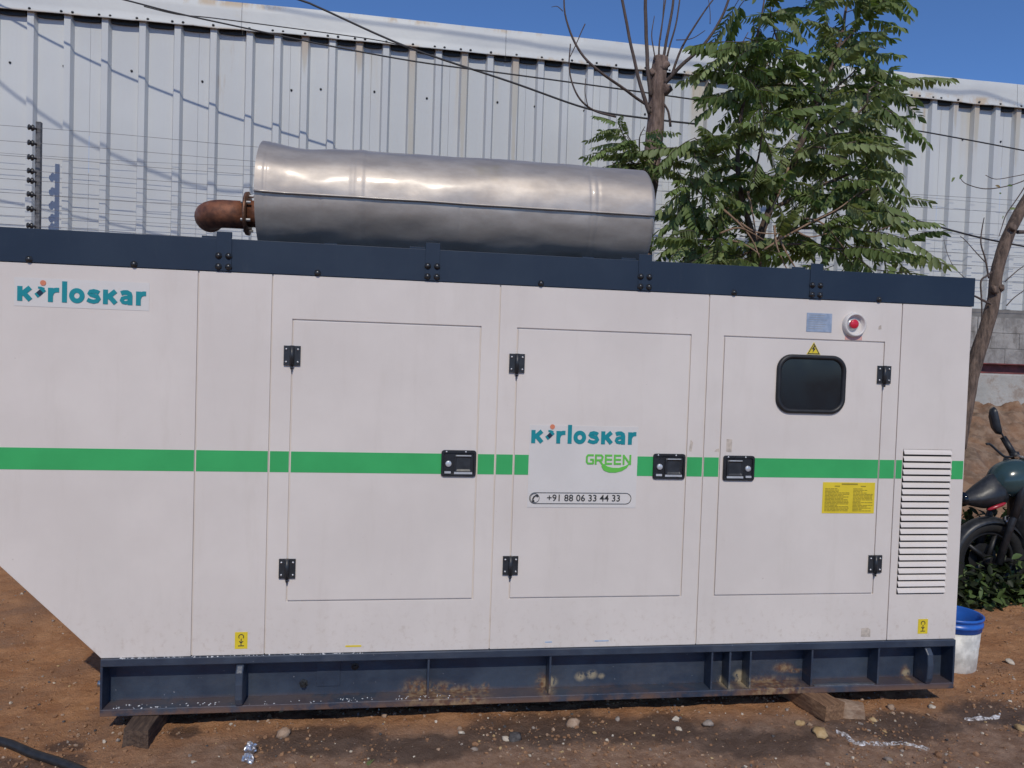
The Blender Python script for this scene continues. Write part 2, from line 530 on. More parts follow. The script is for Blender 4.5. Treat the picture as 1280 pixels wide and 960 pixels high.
        for f in bm.faces:
            s.face([n + v.index for v in f.verts], m, sub > 1)
        bm.free()
        return s

    def mesh(s, name, mats, origin):
        me = bpy.data.meshes.new(name)
        me.from_pydata([v - origin for v in s.v], [], s.f)
        for mm in ([mats] if isinstance(mats, str) else mats):
            me.materials.append(MATS[mm])
        me.polygons.foreach_set('material_index', s.m)
        me.polygons.foreach_set('use_smooth', s.s)
        me.update()
        return me

    def build(s, name, mats, parent=None, origin=None, bevel=0.0, seg=2):
        if origin is None:
            lo = Vector((min(v.x for v in s.v), min(v.y for v in s.v), min(v.z for v in s.v)))
            hi = Vector((max(v.x for v in s.v), max(v.y for v in s.v), max(v.z for v in s.v)))
            origin = (lo + hi) / 2
        origin = Vector(origin)
        o = link(name, s.mesh(name, mats, origin), origin, parent)
        if bevel:
            b = o.modifiers.new('edges', 'BEVEL'); b.width = bevel; b.segments = seg
            b.limit_method = 'ANGLE'; b.angle_limit = radians(40)
        return o


def link(name, me, loc, parent=None, rot=None, scale=None):
    o = bpy.data.objects.new(name, me)
    COL.objects.link(o)
    place(o, loc, parent)
    if rot is not None:
        o.rotation_euler = rot
    if scale is not None:
        o.scale = (scale,) * 3 if isinstance(scale, (int, float)) else scale
    return o


def place(o, loc, parent=None):
    loc = Vector(loc)
    if parent is not None:
        o.parent = parent
        o.location = loc - WLOC[parent.name]
    else:
        o.location = loc
    WLOC[o.name] = loc


def dup(o, loc, parent=None):
    c = o.copy()
    COL.objects.link(c)
    place(c, loc, parent)
    return c


def tag(o, label, cat, group=None, kind=None):
    o['label'] = label
    o['category'] = cat
    if group:
        o['group'] = group
    if kind:
        o['kind'] = kind
    return o


def thing(name, label, cat, loc, group=None):
    return tag(link(name, None, loc), label, cat, group)


def setting(o):
    o['kind'] = 'structure'
    return o


def smooth_line(pts, sub=6):
    """Catmull-Rom through the points"""
    P = [Vector(p) for p in pts]
    out = []
    for i in range(len(P) - 1):
        p0, p1, p2, p3 = P[max(i - 1, 0)], P[i], P[i + 1], P[min(i + 2, len(P) - 1)]
        for k in range(sub):
            u = k / sub
            out.append(.5 * ((2 * p1) + (p2 - p0) * u + (2 * p0 - 5 * p1 + 4 * p2 - p3) * u * u + (3 * p1 - p0 - 3 * p2 + p3) * u ** 3))
    out.append(P[-1])
    return out


def lerp_list(vals, n):
    out = []
    for i in range(n):
        u = i / (n - 1) * (len(vals) - 1)
        k = min(int(u), len(vals) - 2)
        out.append(vals[k] + (vals[k + 1] - vals[k]) * (u - k))
    return out


def sstep(a, b, v):
    u = min(1, max(0, (v - a) / (b - a)))
    return u * u * (3 - 2 * u)


# ------------------------------------------------------------------ ground
def gz(x, y):
    h = .016 * noise.noise((x * 1.1, y * 1.1, 3.3)) + .012 * noise.noise((x * 3.7, y * 3.7, 1.3))
    near = -4 < x < 9 and -2 < y < 5.6
    if near:
        h += .009 * noise.noise((x * 11, y * 11, 5.1)) + .007 * noise.noise((x * 27, y * 27, 2.1)) + .0052 * noise.noise((x * 58, y * 58, 7.7)) * (1 if y < 1 else .6)
    h *= 1.0
    foot = 2.05 + 1.3 * sstep(2.8, .6, x) + .25 * noise.noise((x * .9, 0, 9))
    bank = sstep(foot - .3, 4.9, y)
    h += bank * 1.16
    if near:
        h += sstep(foot - .1, foot + .5, y) * .13 * noise.noise((x * 2.6, y * 2.6, 8))
        h += sstep(foot - .1, foot + .5, y) * (.07 * noise.noise((x * 7, y * 7, 4)) + .022 * noise.noise((x * 17, y * 17, 6)))
    # rise of loose soil round the bucket's far side
    h += .05 * sstep(3.2, 4.4, x) * sstep(.2, 1.5, y)
    return h - .004


def axis(lo, hi, step, far):
    a = []
    v = lo
    while v < hi:
        a.append(v); v += step
    a.append(hi)
    d = step
    right = []
    v = hi
    while v < far:
        d *= 1.22; v += d; right.append(v)
    d = step
    left = []
    v = lo
    while v > -far:
        d *= 1.22; v -= d; left.append(v)
    return left[::-1] + a + right


GX = axis(-2.9, 8.3, .018, 600)
GY = axis(-.85, 1.3, .015, 600)
GY = [v for v in GY if v <= 1.3] + axis(1.322, 5.4, .026, 600)[axis(1.322, 5.4, .026, 600).index(1.322):]
nx, ny = len(GX), len(GY)
gv = [(x, y, gz(x, y)) for y in GY for x in GX]
gf = [(j * nx + i, j * nx + i + 1, (j + 1) * nx + i + 1, (j + 1) * nx + i) for j in range(ny - 1) for i in range(nx - 1)]
me = bpy.data.meshes.new('ground')
me.from_pydata(gv, [], gf)
me.materials.append(MATS['red_earth'])
me.polygons.foreach_set('use_smooth', [True] * len(gf))
setting(link('ground', me, (0, 0, 0)))

# ------------------------------------------------------------------ generator
GEN = thing('diesel_generator', 'long white canopied generator with a green stripe and navy skid standing on blocks', 'generator', (.56, .75, .08))
XL, XR = -1.62, 2.738
ZB, ZT = .318, 1.944          # panels from the skid to the rail
TH = .007
# body behind the panels
b = MB()
b.prism([(XL + .002, .742), (-1.197, .32), (XR - .002, .32), (XR - .002, 1.945), (XL + .002, 1.945)], TH, 1.5)
b.build('enclosure', 'white_paint', GEN)
MB().box(XL + .004, XR - .004, .04, 1.49, 1.947, 2.045).build('roof', 'navy_rail_paint', GEN)

b = MB(); b.prism([(XL, .7395), (-1.1955, .317), (-.8398, .317), (-.8398, ZT), (XL, ZT)], 0, TH)
PAN = [b.build('panel', 'white_paint', GEN, bevel=.0022)]
PAN.append(MB().box(-.8345, -.5405, 0, TH, ZB, ZT).build('panel', 'white_paint', GEN, bevel=.0022))
DOORS = []
for (x0, x1, d0, d1) in ((-.5355, .4305, -.451, .3505), (.4355, 1.3995, .516, 1.3195), (1.4045, 2.3685, 1.482, 2.2855)):
    PAN.append(MB().holed((x0, x1, ZB, ZT), (d0 - .0030, d1 + .0030, .5450, 1.7590), 0, TH).build('panel', 'white_paint', GEN, bevel=.0014))
    DOORS.append(MB().box(d0 + .0026, d1 - .0026, -.0015, TH, .5506, 1.7534).build('door', 'white_paint', GEN, bevel=.0022))
DOORS[2]['label'] = 'door with the black framed window'
DOORS[1]['label'] = 'door with the large logo sticker and phone number'
VX0, VX1, VZ0, VZ1 = 2.411, 2.6675, .541, 1.247
PAN.append(MB().holed((2.3735, XR, ZB, ZT), (VX0, VX1, VZ0, VZ1), 0, TH).build('panel', 'white_paint', GEN, bevel=.0014))
PAN[5]['label'] = 'end panel with the louvred vent'

# green stripe
for x0, x1, p in ((XL + .001, -.8415, PAN[0]), (-.833, -.5425, PAN[1]), (-.5335, -.4555, PAN[2]), (-.4465, .1955, DOORS[0]), (.3555, .4285, PAN[2]),
                  (.4375, .5115, PAN[3]), (.5205, .583, DOORS[1]), (1.0865, 1.1605, DOORS[1]), (1.3240, 1.3975, PAN[3]),
                  (1.4065, 1.4775, PAN[4]), (1.6505, 2.281, DOORS[2]), (2.290, 2.3665, PAN[4]), (2.3755, VX0 - .004, PAN[5]), (VX1 + .004, 2.7335, PAN[5])):
    yy = -.0025 if p in DOORS else -.001
    MB().box(x0, x1, yy, .004, 1.1045, 1.194).build('stripe', 'stripe_green', p)

# hinges
hb = MB()
hb.box(-.0345, -.007, -.007, .002, -.042, .042); hb.box(.007, .0345, -.007, .002, -.042, .042)
hb.cyl((0, -.010, -.043), (0, -.010, .043), .0095, n=12)
hb.cyl((0, -.010, -.058), (0, -.010, -.043), .0052, n=8)
for sx in (-.024, .024):
    for sz in (-.027, .027):
        hb.lathe((sx, -.007, sz), (0, -1, 0), [(0, .0055), (.003, .005), (.004, .0001)], n=8, m=1)
hme = hb.mesh('hinge', ['black_satin', 'bare_metal'], Vector((0, 0, 0)))
for x, zt, zb_, d in ((-.451, 1.603, .690, 0), (.516, 1.601, .697, 1), (2.2875, 1.602, .692, 2)):
    for z_ in (zt, zb_):
        link('hinge', hme, (x, -.0016, z_), DOORS[d])

# latch handles
def rrect(w, h, r, n=5):
    out = []
    for cx, cz, a0 in ((w / 2 - r, h / 2 - r, 0), (-w / 2 + r, h / 2 - r, 90), (-w / 2 + r, -h / 2 + r, 180), (w / 2 - r, -h / 2 + r, 270)):
        for k in range(n + 1):
            a = radians(a0 + 90 * k / n)
            out.append((cx + r * cos(a), cz + r * sin(a)))
    return out


def frame_loops(b, loops, m=0, smooth=False, cap=None):
    """loops: list of (poly, y); skins between them"""
    K = len(loops[0][0])
    base = b.add([(x, y, z_) for poly, y in loops for x, z_ in poly])
    for i in range(len(loops) - 1):
        for k in range(K):
            k2 = (k + 1) % K
            b.face((base + i * K + k, base + i * K + k2, base + (i + 1) * K + k2, base + (i + 1) * K + k), m, smooth)
    if cap is not None:
        i = len(loops) - 1
        b.face(range(base + i * K, base + (i + 1) * K), cap)


def handle(flip):
    s_ = -1 if flip else 1
    b = MB()
    frame_loops(b, [(rrect(.154, .117, .013), .003), (rrect(.154, .117, .013), -.007), (rrect(.149, .112, .011), -.010),
                    (rrect(.134, .095, .009), -.010), (rrect(.130, .091, .008), -.003)], 0, cap=0)
    # paddle and lock
    pc = .020 * s_
    frame_loops(b, [([(x + pc, z_) for x, z_ in rrect(.078, .076, .008)], -.002), ([(x + pc, z_) for x, z_ in rrect(.078, .076, .008)], -.009),
                    ([(x + pc, z_) for x, z_ in rrect(.070, .066, .006)], -.0115), ([(x + pc, z_) for x, z_ in rrect(.060, .050, .005)], -.0075)], 1, cap=1)
    b.box(pc - .040, pc + .040, -.0128, -.006, -.046, -.037, 2); b.box(pc - .030, pc + .034, -.0118, -.006, .033, .037, 2)  # pale strips paint the bright highlight along the paddle edges
    b.lathe((-.045 * s_, -.003, -.002), (0, -1, 0), [(0, .014), (.006, .0135), (.008, .011), (.0075, .0001)], n=14, m=2)
    b.box(-.048 * s_ - .014, -.048 * s_ + .014, -.0095, -.003, -.044, -.035, 2)
    for sx in (-.055, .030):
        b.lathe((sx, -.010, .052), (0, -1, 0), [(0, .004), (.002, .003), (.0025, .0001)], n=8, m=2)
    return b.mesh('handle', ['black_plastic', 'black_satin', 'latch_silver'], Vector((0, 0, 0)))


h0, h1 = handle(False), handle(True)
link('handle', h0, (.271, -.0016, 1.152), DOORS[0])
link('handle', h0, (1.237, -.0016, 1.150), DOORS[1])
link('handle', h1, (1.575, -.0016, 1.146), DOORS[2])

# window of the third door
wc = (1.917, 1.546)
def sh(p):
    return [(x + wc[0], z_ + wc[1]) for x, z_ in p]
b = MB()
frame_loops(b, [(sh(rrect(.348, .276, .072, 8)), -.001), (sh(rrect(.348, .276, .072, 8)), -.010), (sh(rrect(.336, .264, .068, 8)), -.017),
                (sh(rrect(.318, .246, .060, 8)), -.017), (sh(rrect(.304, .232, .054, 8)), -.009), (sh(rrect(.304, .232, .054, 8)), .001)], 0, True)
b.build('window_frame', 'black_rubber', DOORS[2])
b = MB(); b.prism(sh(rrect(.306, .234, .055, 8)), -.006, -.002)
b.build('window_pane', 'tinted_glass', DOORS[2])

# louvred vent
MB().box(VX0 + .001, VX1 - .001, TH - .0025, TH - .0003, VZ0 + .001, VZ1 - .001).build('vent', 'seam_shadow_black', GEN)
VENT = bpy.data.objects['vent']
NS = 22
ph = (VZ1 - VZ0) / NS
sb = MB()
n = sb.add([(x, y, z_) for x in (-.1265, .1265) for y, z_ in ((.004, .0150), (.001, .0148), (-.0060, .0040), (-.0100, -.0066), (-.0094, -.0080), (-.0080, -.0080), (-.0035, .004), (.004, .0125))])
for k in range(8):
    k2 = (k + 1) % 8
    sb.face((n + k, n + 8 + k, n + 8 + k2, n + k2), 0, False)
sb.face(range(n + 7, n - 1, -1), 0); sb.face(range(n + 8, n + 16), 0)
sme = sb.mesh('slat', ['white_paint'], Vector((0, 0, 0)))
for k in range(NS):
    link('slat', sme, ((VX0 + VX1) / 2, 0, VZ1 - ph * (k + .5)), VENT)

# roof rail
RZ0, RZ1 = 1.9455, 2.083
JX = [-.737, .131, 1.088, 1.920]
xs = [XL - .008] + JX + [XR + .008]
for i in range(5):
    MB().box(xs[i] + (.001 if i else 0), xs[i + 1] - (.001 if i < 4 else 0), -.004, .036, RZ0, RZ1).build('roof_rail', 'navy_rail_paint', GEN, bevel=.002)
rb = MB(); rb.lathe((0, 0, 0), (0, -1, 0), [(-.002, .014), (.002, .014), (.0025, .0105), (.009, .0095), (.0115, .006), (.012, .0001)], n=12)
bme = rb.mesh('bolt', ['bolt_dark'], Vector((0, 0, 0)))
for x in (-1.49, -1.09, -.354, .612, 1.517, 2.244):
    link('bolt', bme, (x, -.004, 1.958), GEN)
for x in JX:
    j = MB().box(x - .031, x + .031, -.008, -.0041, RZ0 + .002, RZ1 + .028)
    j.prism([(x - .031, RZ1 + .003), (x + .031, RZ1 + .003), (x + .031, RZ1 + .028)], -.004, .002)
    j.box(x - .10, x - .031, .037, .043, RZ1 - .02, RZ1 + .014)
    jo = j.build('joint_plate', 'navy_rail_paint', GEN, bevel=.0012)
    for dx in (-.020, .020):
        for z_ in (2.010, 1.965):
            link('bolt', bme, (x + dx, -.008, z_), jo)

# skid
SX0, SX1 = -1.194, 2.734
MB().box(SX0, SX1, -.012, .10, .284, .3165).build('top_flange', 'navy_skid_paint', GEN, bevel=.003)
MB().box(SX0, SX1, -.012, .10, .074, .104).build('bottom_flange', 'navy_skid_paint', GEN, bevel=.003)
MB().box(SX0 + .0004, SX1 - .0004, .074, .086, .1045, .2835).build('web', 'navy_skid_paint', GEN)
for x in (SX0 + .0045, SX1 - .0045):
    MB().box(x - .0045, x + .0045, -.0105, .0735, .1045, .2835).build('end_plate', 'navy_skid_paint', GEN)
for x in (.165, .714, 1.484, 1.573, 1.675, 1.986, 2.331):
    MB().box(x - .0045, x + .0045, -.006, .0735, .1045, .2835).build('rib', 'navy_skid_paint', GEN, bevel=.001)
for x in (-.636, 2.590):
    b = MB()
    prof = [(.0735, .1045), (-.018, .1045), (-.030, .135), (-.034, .20), (-.028, .25), (-.006, .277), (.03, .2835), (.0735, .2835)]
    n = b.add([(x - .016, y, z_) for y, z_ in prof] + [(x + .016, y, z_) for y, z_ in prof])
    b.face(range(n, n + 8)); b.face(range(n + 15, n + 7, -1))
    for k in range(8):
        k2 = (k + 1) % 8
        b.face((n + k2, n + k, n + 8 + k, n + 8 + k2))
    b.build('lifting_lug', 'navy_skid_paint', GEN, bevel=.006)
b = MB(); b.box(-.324, -.222, .0700, .0739, .142, .262)
b.build('cover_plate', 'navy_skid_paint', GEN, bevel=.001)
b = MB(); b.lathe((-.379, .074, .156), (0, -1, 0), [(0, .020), (.004, .020), (.005, .013), (.022, .012), (.022, .0001)], n=6, smooth=False)
b.build('drain_plug', 'bolt_dark', GEN)
b = MB(); b.lathe((-.158, .074, .226), (0, -1, 0), [(0, .017), (.003, .017), (.004, .008), (.012, .007), (.012, .0001)], n=8, smooth=False)
b.build('drain_plug', 'bolt_dark', GEN)
b = MB(); b.cyl((SX0 - .028, .05, .19), (SX0, .05, .19), .014); b.build('pipe_stub', 'bare_metal', GEN)
MB().box(2.005, 2.315, -.004, .012, .1041, .1075).build('scraped_strip', 'bare_metal', GEN)
b = MB()
b.box(SX0, SX1, 1.40, 1.51, .074, .3165)
for x in (SX0 + .02, -.2, .8, 1.8, SX1 - .12):
    b.box(x, x + .10, .1005, 1.3995, .09, .30)
b.build('rear_frame', 'navy_skid_paint', GEN)

# ---------- stickers
def arc(cx, cz, rx, rz, a0, a1, n=14):
    return [(cx + rx * cos(radians(a0 + (a1 - a0) * k / n)), cz + rz * sin(radians(a0 + (a1 - a0) * k / n))) for k in range(n + 1)]


def wordmark(x0, zbase, u, face_y, parent):
    """the maker's word: strokes on a grid whose x-height is 112"""
    def T(pts):
        return [(x0 + a * u, zbase + c_ * u) for a, c_ in pts]
    y0, y1 = face_y - .0022, face_y - .0002
    tl = MB()
    w = 35.5 * u
    def st(pts, ww=None, closed=False):
        tl.ribbon(T(pts), ww or w, y0, y1, 0, closed)
    for ox in (0, 614):
        st([(ox + 17, 0), (ox + 17, 112)])
        tl.ribbon(T([(ox + 22, 50), (ox + 52, 70), (ox + 90, 104)]), w, y0 - .0001, y1)
        tl.ribbon(T([(ox + 40, 66), (ox + 62, 42), (ox + 92, 8)]), w, y0 - .0002, y1)
    st([(132, 43), (150, 57), (176, 84), (190, 96)], 37 * u)
    tl.ribbon(T([(146, 106), (166, 106), (190, 98)]), 16 * u, y0 - .0001, y1)
    st([(235, 0), (235, 108)])
    tl.ribbon(T([(236, 52), (243, 74), (258, 88), (276, 93), (296, 93)]), w, y0 - .0001, y1)
    st([(335, 0), (335, 162)])
    st(arc(424, 56, 38, 40, 0, 360, 28)[:-1], None, True)
    st([(584, 84), (570, 92), (546, 97), (524, 92), (517, 78), (528, 67), (550, 61), (572, 54), (580, 38), (570, 22), (546, 15), (520, 20), (500, 30)], 31 * u)
    st([(744, 88), (764, 96), (788, 97), (806, 87), (811, 70), (811, 0)])
    tl.ribbon(T([(806, 58), (776, 58), (756, 50), (750, 34), (760, 20), (780, 16), (800, 24), (812, 40)]), 27 * u, y0 - .0001, y1)
    st([(872, 0), (872, 108)])
    tl.ribbon(T([(873, 52), (880, 74), (894, 88), (910, 93), (928, 93)]), w, y0 - .0001, y1)
    tl.build('lettering', 'print_teal', parent)
    nv = MB(); nv.ribbon(T([(146, 54), (172, 80)]), 36 * u, y0 - .0006, y0 - .0002)
    nv.build('lettering', 'print_navy', parent)
    dt = MB(); dt.prism(T(arc(181, 143, 21, 21, 0, 360, 18)[:-1]), y0 - .0001, y1)
    dt.build('logo_dot', 'print_orange', parent)


ST1 = MB().box(-1.546, -1.030, -.0012, .003, 1.769, 1.884).build('sticker', 'sticker_white', GEN)
wordmark(-1.533, 1.790, .000529, -.0012, ST1)
ST2 = MB().box(.5832, 1.0862, -.0034, .003, .9585, 1.3285).build('sticker', 'sticker_white', GEN)
wordmark(.592, 1.2475, .000522, -.0034, ST2)
ST1['label'] = 'small maker sticker'
ST2['label'] = 'large maker sticker with green emblem and phone number'
# GREEN and its leaf
g = MB()
gx, gz0, gh, gw = .845, 1.155, .046, .0085
GY0, GY1 = -.0056, -.0036
def GR(pts, dy=0):
    g.ribbon([(gx + a, gz0 + c_) for a, c_ in pts], gw, GY0 - dy, GY1)
e = gw / 2
GR([(.036, gh - e), (.010, gh - e), (e, gh - .012), (e, .012), (.010, e), (.032, e), (.034, .006), (.034, .022)])
GR([(.020, .022), (.036, .022)], .0001)
GR([(.046, 0), (.046, gh)]); GR([(.046, gh - e), (.072, gh - e), (.078, gh - .012), (.074, .020), (.046, .019)], .0001); GR([(.064, .018), (.078, 0)], .0002)
for ox in (.088, .130):
    GR([(ox + e, 0), (ox + e, gh)])
    for hh in (e, gh / 2, gh - e):
        GR([(ox + e, hh), (ox + .034, hh)], .0001)
GR([(.176, 0), (.176, gh)]); GR([(.176, gh - .004), (.206, .004)], .0001); GR([(.207, 0), (.207, gh)], .0002)
g.prism([(.918, 1.146), (.93, 1.128), (.955, 1.119), (.985, 1.119), (1.015, 1.127), (1.038, 1.142), (1.052, 1.164), (1.03, 1.150), (1.0, 1.141), (.97, 1.141), (.945, 1.147), (.932, 1.157), (.922, 1.158)], GY0 - .0004, GY1)
g.build('lettering', 'print_green', ST2)
# phone pill
g = MB()
pz = 1.0005
g.ribbon([(p[0], p[1]) for p in arc(1.038, pz, .0245, .0245, -90, 90, 10)] + arc(.617, pz, .0245, .0245, 90, 270, 10), .0024, GY0, GY1, 0, True)
g.ribbon(arc(.617, pz, .020, .020, 0, 360, 24)[:-1], .0018, GY0, GY1, 0, True)
g.ribbon([(.609, pz - .014), (.608, pz - .004), (.613, pz + .006), (.622, pz + .012), (.630, pz + .011)], .006, GY0 - .0001, GY1)
g.ribbon([(.606, pz - .015), (.615, pz - .013)], .009, GY0 - .0002, GY1); g.ribbon([(.624, pz + .014), (.631, pz + .006)], .009, GY0 - .0002, GY1)
g.build('phone_symbol', 'print_black', ST2)


def text_mesh(body, size, bold, m):
    cu = bpy.data.curves.new('lettering', 'FONT')
    cu.body = body; cu.size = size; cu.offset = bold; cu.extrude = .0008
    cu.resolution_u = 3
    cu.align_x = 'CENTER'; cu.align_y = 'CENTER'
    ob = bpy.data.objects.new('lettering', cu)
    COL.objects.link(ob)
    dg = bpy.context.evaluated_depsgraph_get()
    me = bpy.data.meshes.new_from_object(ob.evaluated_get(dg))
    bpy.data.objects.remove(ob); bpy.data.curves.remove(cu)
    me.materials.clear(); me.materials.append(MATS[m])
    wdt = max(v.co.x for v in me.vertices) - min(v.co.x for v in me.vertices)
    return me, wdt


me, wdt = text_mesh('+91 88 06 33 44 33', .0425, .0003, 'print_black')
o = link('lettering', me, (.842, -.0047, pz), ST2, rot=(pi / 2, 0, 0))
o.scale = (.338 / wdt, 1, 1)

# other labels on the canopy
def sticker(name, x0, x1, z0, z1, mt, y=-.0012, parent=GEN):
    return MB().box(x0, x1, y, .003, z0, z1).build(name, mt, parent)


PL = sticker('name_plate', 1.883, 2.010, 1.793, 1.881, 'plate_aluminium', -.002)
b = MB()
for k in range(7):
    zz = 1.871 - k * .0105
    b.ribbon([(1.893, zz), (1.893 + rnd.uniform(.07, .105), zz)], .0022, -.0026, -.0018)
b.build('plate_print', 'print_grey', PL)
b = MB()
def ring(r):
    return arc(2.121, 1.833, r, r, 0, 360, 32)[:-1]
frame_loops(b, [(ring(.058), .001), (ring(.057), -.012), (ring(.054), -.022), (ring(.049), -.024), (ring(.045), -.020), (ring(.040), -.0015)], 0, True, cap=0)
EST = b.build('emergency_stop', 'sticker_white', GEN)
b = MB(); b.lathe((2.115, -.002, 1.836), (0, -1, 0), [(0, .012), (.008, .012), (.0085, .021), (.018, .0215), (.021, .018), (.022, .0001)], n=20)
b.build('red_button', 'button_red', EST)
b = MB(); b.lathe((2.115, -.0018, 1.834), (0, -1, 0), [(0, .030), (.0016, .030), (.0016, .0001)], n=24); b.build('button_seat', 'latch_silver', EST)
LB = sticker('button_label', 2.081, 2.168, 1.762, 1.781, 'print_pink')
TR = MB(); TR.prism([(1.889, 1.6865), (1.959, 1.6865), (1.924, 1.7445)], -.0030, .003)
TR = TR.build('warning_triangle', 'label_yellow', DOORS[2])
b = MB(); b.ribbon([(1.8965, 1.6905), (1.9515, 1.6905), (1.924, 1.7365)], .0035, -.0042, -.0028, 0, True)
b.prism([(1.927, 1.730), (1.914, 1.711), (1.922, 1.711), (1.918, 1.695), (1.934, 1.715), (1.925, 1.715), (1.932, 1.730)], -.0042, -.0028)
b.build('warning_print', 'print_black', TR)
NO = sticker('notice', 2.002, 2.270, .936, 1.084, 'label_yellow', -.0030, DOORS[2])
b = MB()
b.ribbon([(2.098, 1.076), (2.180, 1.076)], .0065, -.0040, -.0028)
b.ribbon([(2.062, 1.066), (2.088, 1.066)], .005, -.0040, -.0028); b.ribbon([(2.196, 1.066), (2.222, 1.066)], .005, -.0040, -.0028)
for c0, c1 in ((2.014, 2.138), (2.158, 2.260)):
    for k in range(17):
        zz = 1.054 - k * .0066
        xx = c0
        end = c1 - rnd.choice((0, 0, .004, .03, .055))
        while xx < end - .006:
            ww = min(rnd.uniform(.008, .03), end - xx)
            b.ribbon([(xx, zz), (xx + ww, zz)], .0034, -.0040, -.0028)
            xx += ww + .0028
b.build('notice_print', 'print_olive', NO)
for xc, zc in ((-.635, .381), (2.560, .382)):
    LS = sticker('lift_label', xc - .026, xc + .026, zc - .036, zc + .036, 'label_yellow')
    b = MB()
    b.ribbon(arc(xc, zc + .016, .010, .010, -40, 220, 14), .0032, -.0022, -.001)
    b.ribbon([(xc, zc + .008), (xc, zc - .02)], .0034, -.0022, -.001)
    b.ribbon([(xc - .008, zc - .003), (xc, zc - .011), (xc + .008, zc - .003)], .0034, -.0023, -.001)
    b.ribbon([(xc - .012, zc - .023), (xc + .012, zc - .023)], .0034, -.0023, -.001)
    b.build('label_print', 'print_black', LS)
sticker('caution_strip', -.198, -.130, .3425, .3495, 'label_yellow')
for x0, x1 in ((.687, .719), (.917, .983)):
    sticker('caution_strip', x0, x1, .3425, .3475, 'label_pale_blue')


def ragged(name, pts, parent=GEN):
    b = MB(); b.prism(pts, -.0008 if parent is GEN else -.0024, .003); return b.build(name, 'tape_beige', parent)


ragged('tape_scrap', [(2.235, .338), (2.284, .336), (2.283, .372), (2.270, .381), (2.236, .379)])
ragged('tape_scrap', [(1.512, 1.222), (1.538, 1.219), (1.539, 1.279), (1.512, 1.281)], DOORS[2])
ragged('tape_scrap', [(1.455, 1.222), (1.478, 1.220), (1.476, 1.236), (1.464, 1.233)])
ragged('tape_scrap', [(2.250, 1.816), (2.266, 1.818), (2.264, 1.838), (2.252, 1.832)])
ragged('tape_scrap', [(1.331, 1.222), (1.343, 1.220), (1.350, 1.262), (1.338, 1.274)])

# ------------------------------------------------------------------ silencer on the roof
SIL = thing('exhaust_silencer', 'dented dull aluminium silencer drum with a rusty elbow lying on the generator roof', 'silencer', (.31, .75, 2.046))
MX0, MX1, MYC, MZC, MR = -.708, 1.288, .75, 2.394, .277
FX = -.765


def mrad(x, th):
    r = MR + .0065 * noise.noise((x * 1.7, cos(th) * 1.6, sin(th) * 1.6)) + .0034 * noise.noise((x * 5, cos(th) * 4, sin(th) * 4)) + .0012 * noise.noise((x * 14, cos(th) * 9, sin(th) * 9))
    r += .014 * sstep(MX0 + .17, MX0, x)
    r -= .010 * math.exp(-((x - MX0 - .22) / .10) ** 2) * max(0, sin(th))
    for bx in (-.245, -.195, MX0 + .045, .95, .985, -.40, .28) if sin(th) < 0 else (-.245, -.195, MX0 + .045, .95, .985):
        r -= .0024 * math.exp(-((x - bx) / .006) ** 2)
    r += .0035 * sstep(-.260, -.250, x) * sstep(-.185, -.195, x)
    r -= .012 * sstep(MX1 - .012, MX1, x)
    return r


def mshell(t0, t1, dr, nt):
    b = MB()
    xs_ = [MX0 + (MX1 - MX0) * k / 260 for k in range(261)]
    n = b.add([(x, MYC - (mrad(x, radians(t0 + (t1 - t0) * j / nt)) + dr) * cos(radians(t0 + (t1 - t0) * j / nt)),
                MZC + (mrad(x, radians(t0 + (t1 - t0) * j / nt)) + dr) * sin(radians(t0 + (t1 - t0) * j / nt))) for x in xs_ for j in range(nt + 1)])
    for i in range(260):
        for j in range(nt):
            a = n + i * (nt + 1) + j
            b.face((a, a + nt + 1, a + nt + 2, a + 1), 0, True)
    return b


mshell(-2.5, 185, .0035, 48).build('upper_shell', 'aluminium_shell', SIL)
mshell(-176, .5, -.0035, 46).build('lower_shell', 'aluminium_shell', SIL)
b = MB()
sx = [MX0 + (MX1 - MX0) * k / 60 for k in range(61)]
b.tube([(x, MYC - (mrad(x, -.04) + .0065), MZC - .012 + .0015 * noise.noise((x * 4, 0, 0))) for x in sx], .0052, 8)
b.build('lap_seam', 'aluminium_shell', SIL)
b = MB()
b.lathe((MX0 + .012, MYC, MZC), (1, 0, 0), [(0, .0001), (0, MR - .004)], n=40); b.lathe((MX1 - .010, MYC, MZC), (1, 0, 0), [(0, MR - .008), (0, .0001)], n=40)
b.build('end_cap', 'aluminium_shell', SIL)
for x in (-.35, .95):
    b = MB(); b.box(x - .03, x + .03, .52, .98, 2.0455, 2.16); b.build('saddle', 'navy_rail_paint', SIL)
ez = 2.312
b = MB(); b.lathe((FX - .032, MYC, ez + .008), (1, 0, 0), [(0, .066), (0, .109), (.014, .111), (.014, .066)], n=28); FL = b.build('flange', 'copper_flange', SIL)
b = MB(); b.cyl((FX - .02, MYC, ez + .008), (MX0 + .02, MYC, ez + .008), .068, n=24); b.build('inlet_stub', 'rusty_pipe', SIL)
for k in range(6):
    a = radians(30 + 60 * k)
    b = MB(); b.cyl((FX - .044, MYC - .088 * cos(a), ez + .008 + .088 * sin(a)), (FX + .004, MYC - .088 * cos(a), ez + .008 + .088 * sin(a)), .0075, n=6, smooth=False)
    b.build('flange_bolt', 'bare_metal', FL)
pts = [(FX - .03, MYC, ez), (FX - .11, MYC, ez)] + [(FX - .14 - .10 * sin(radians(a)), MYC + .13 - .13 * cos(radians(a)), ez - .006 * a / 90) for a in range(0, 91, 10)] + [(FX - .24, MYC + .145, ez - .006)]
b = MB(); b.tube(pts, .071, 24); b.build('elbow_pipe', 'rusty_pipe', SIL)

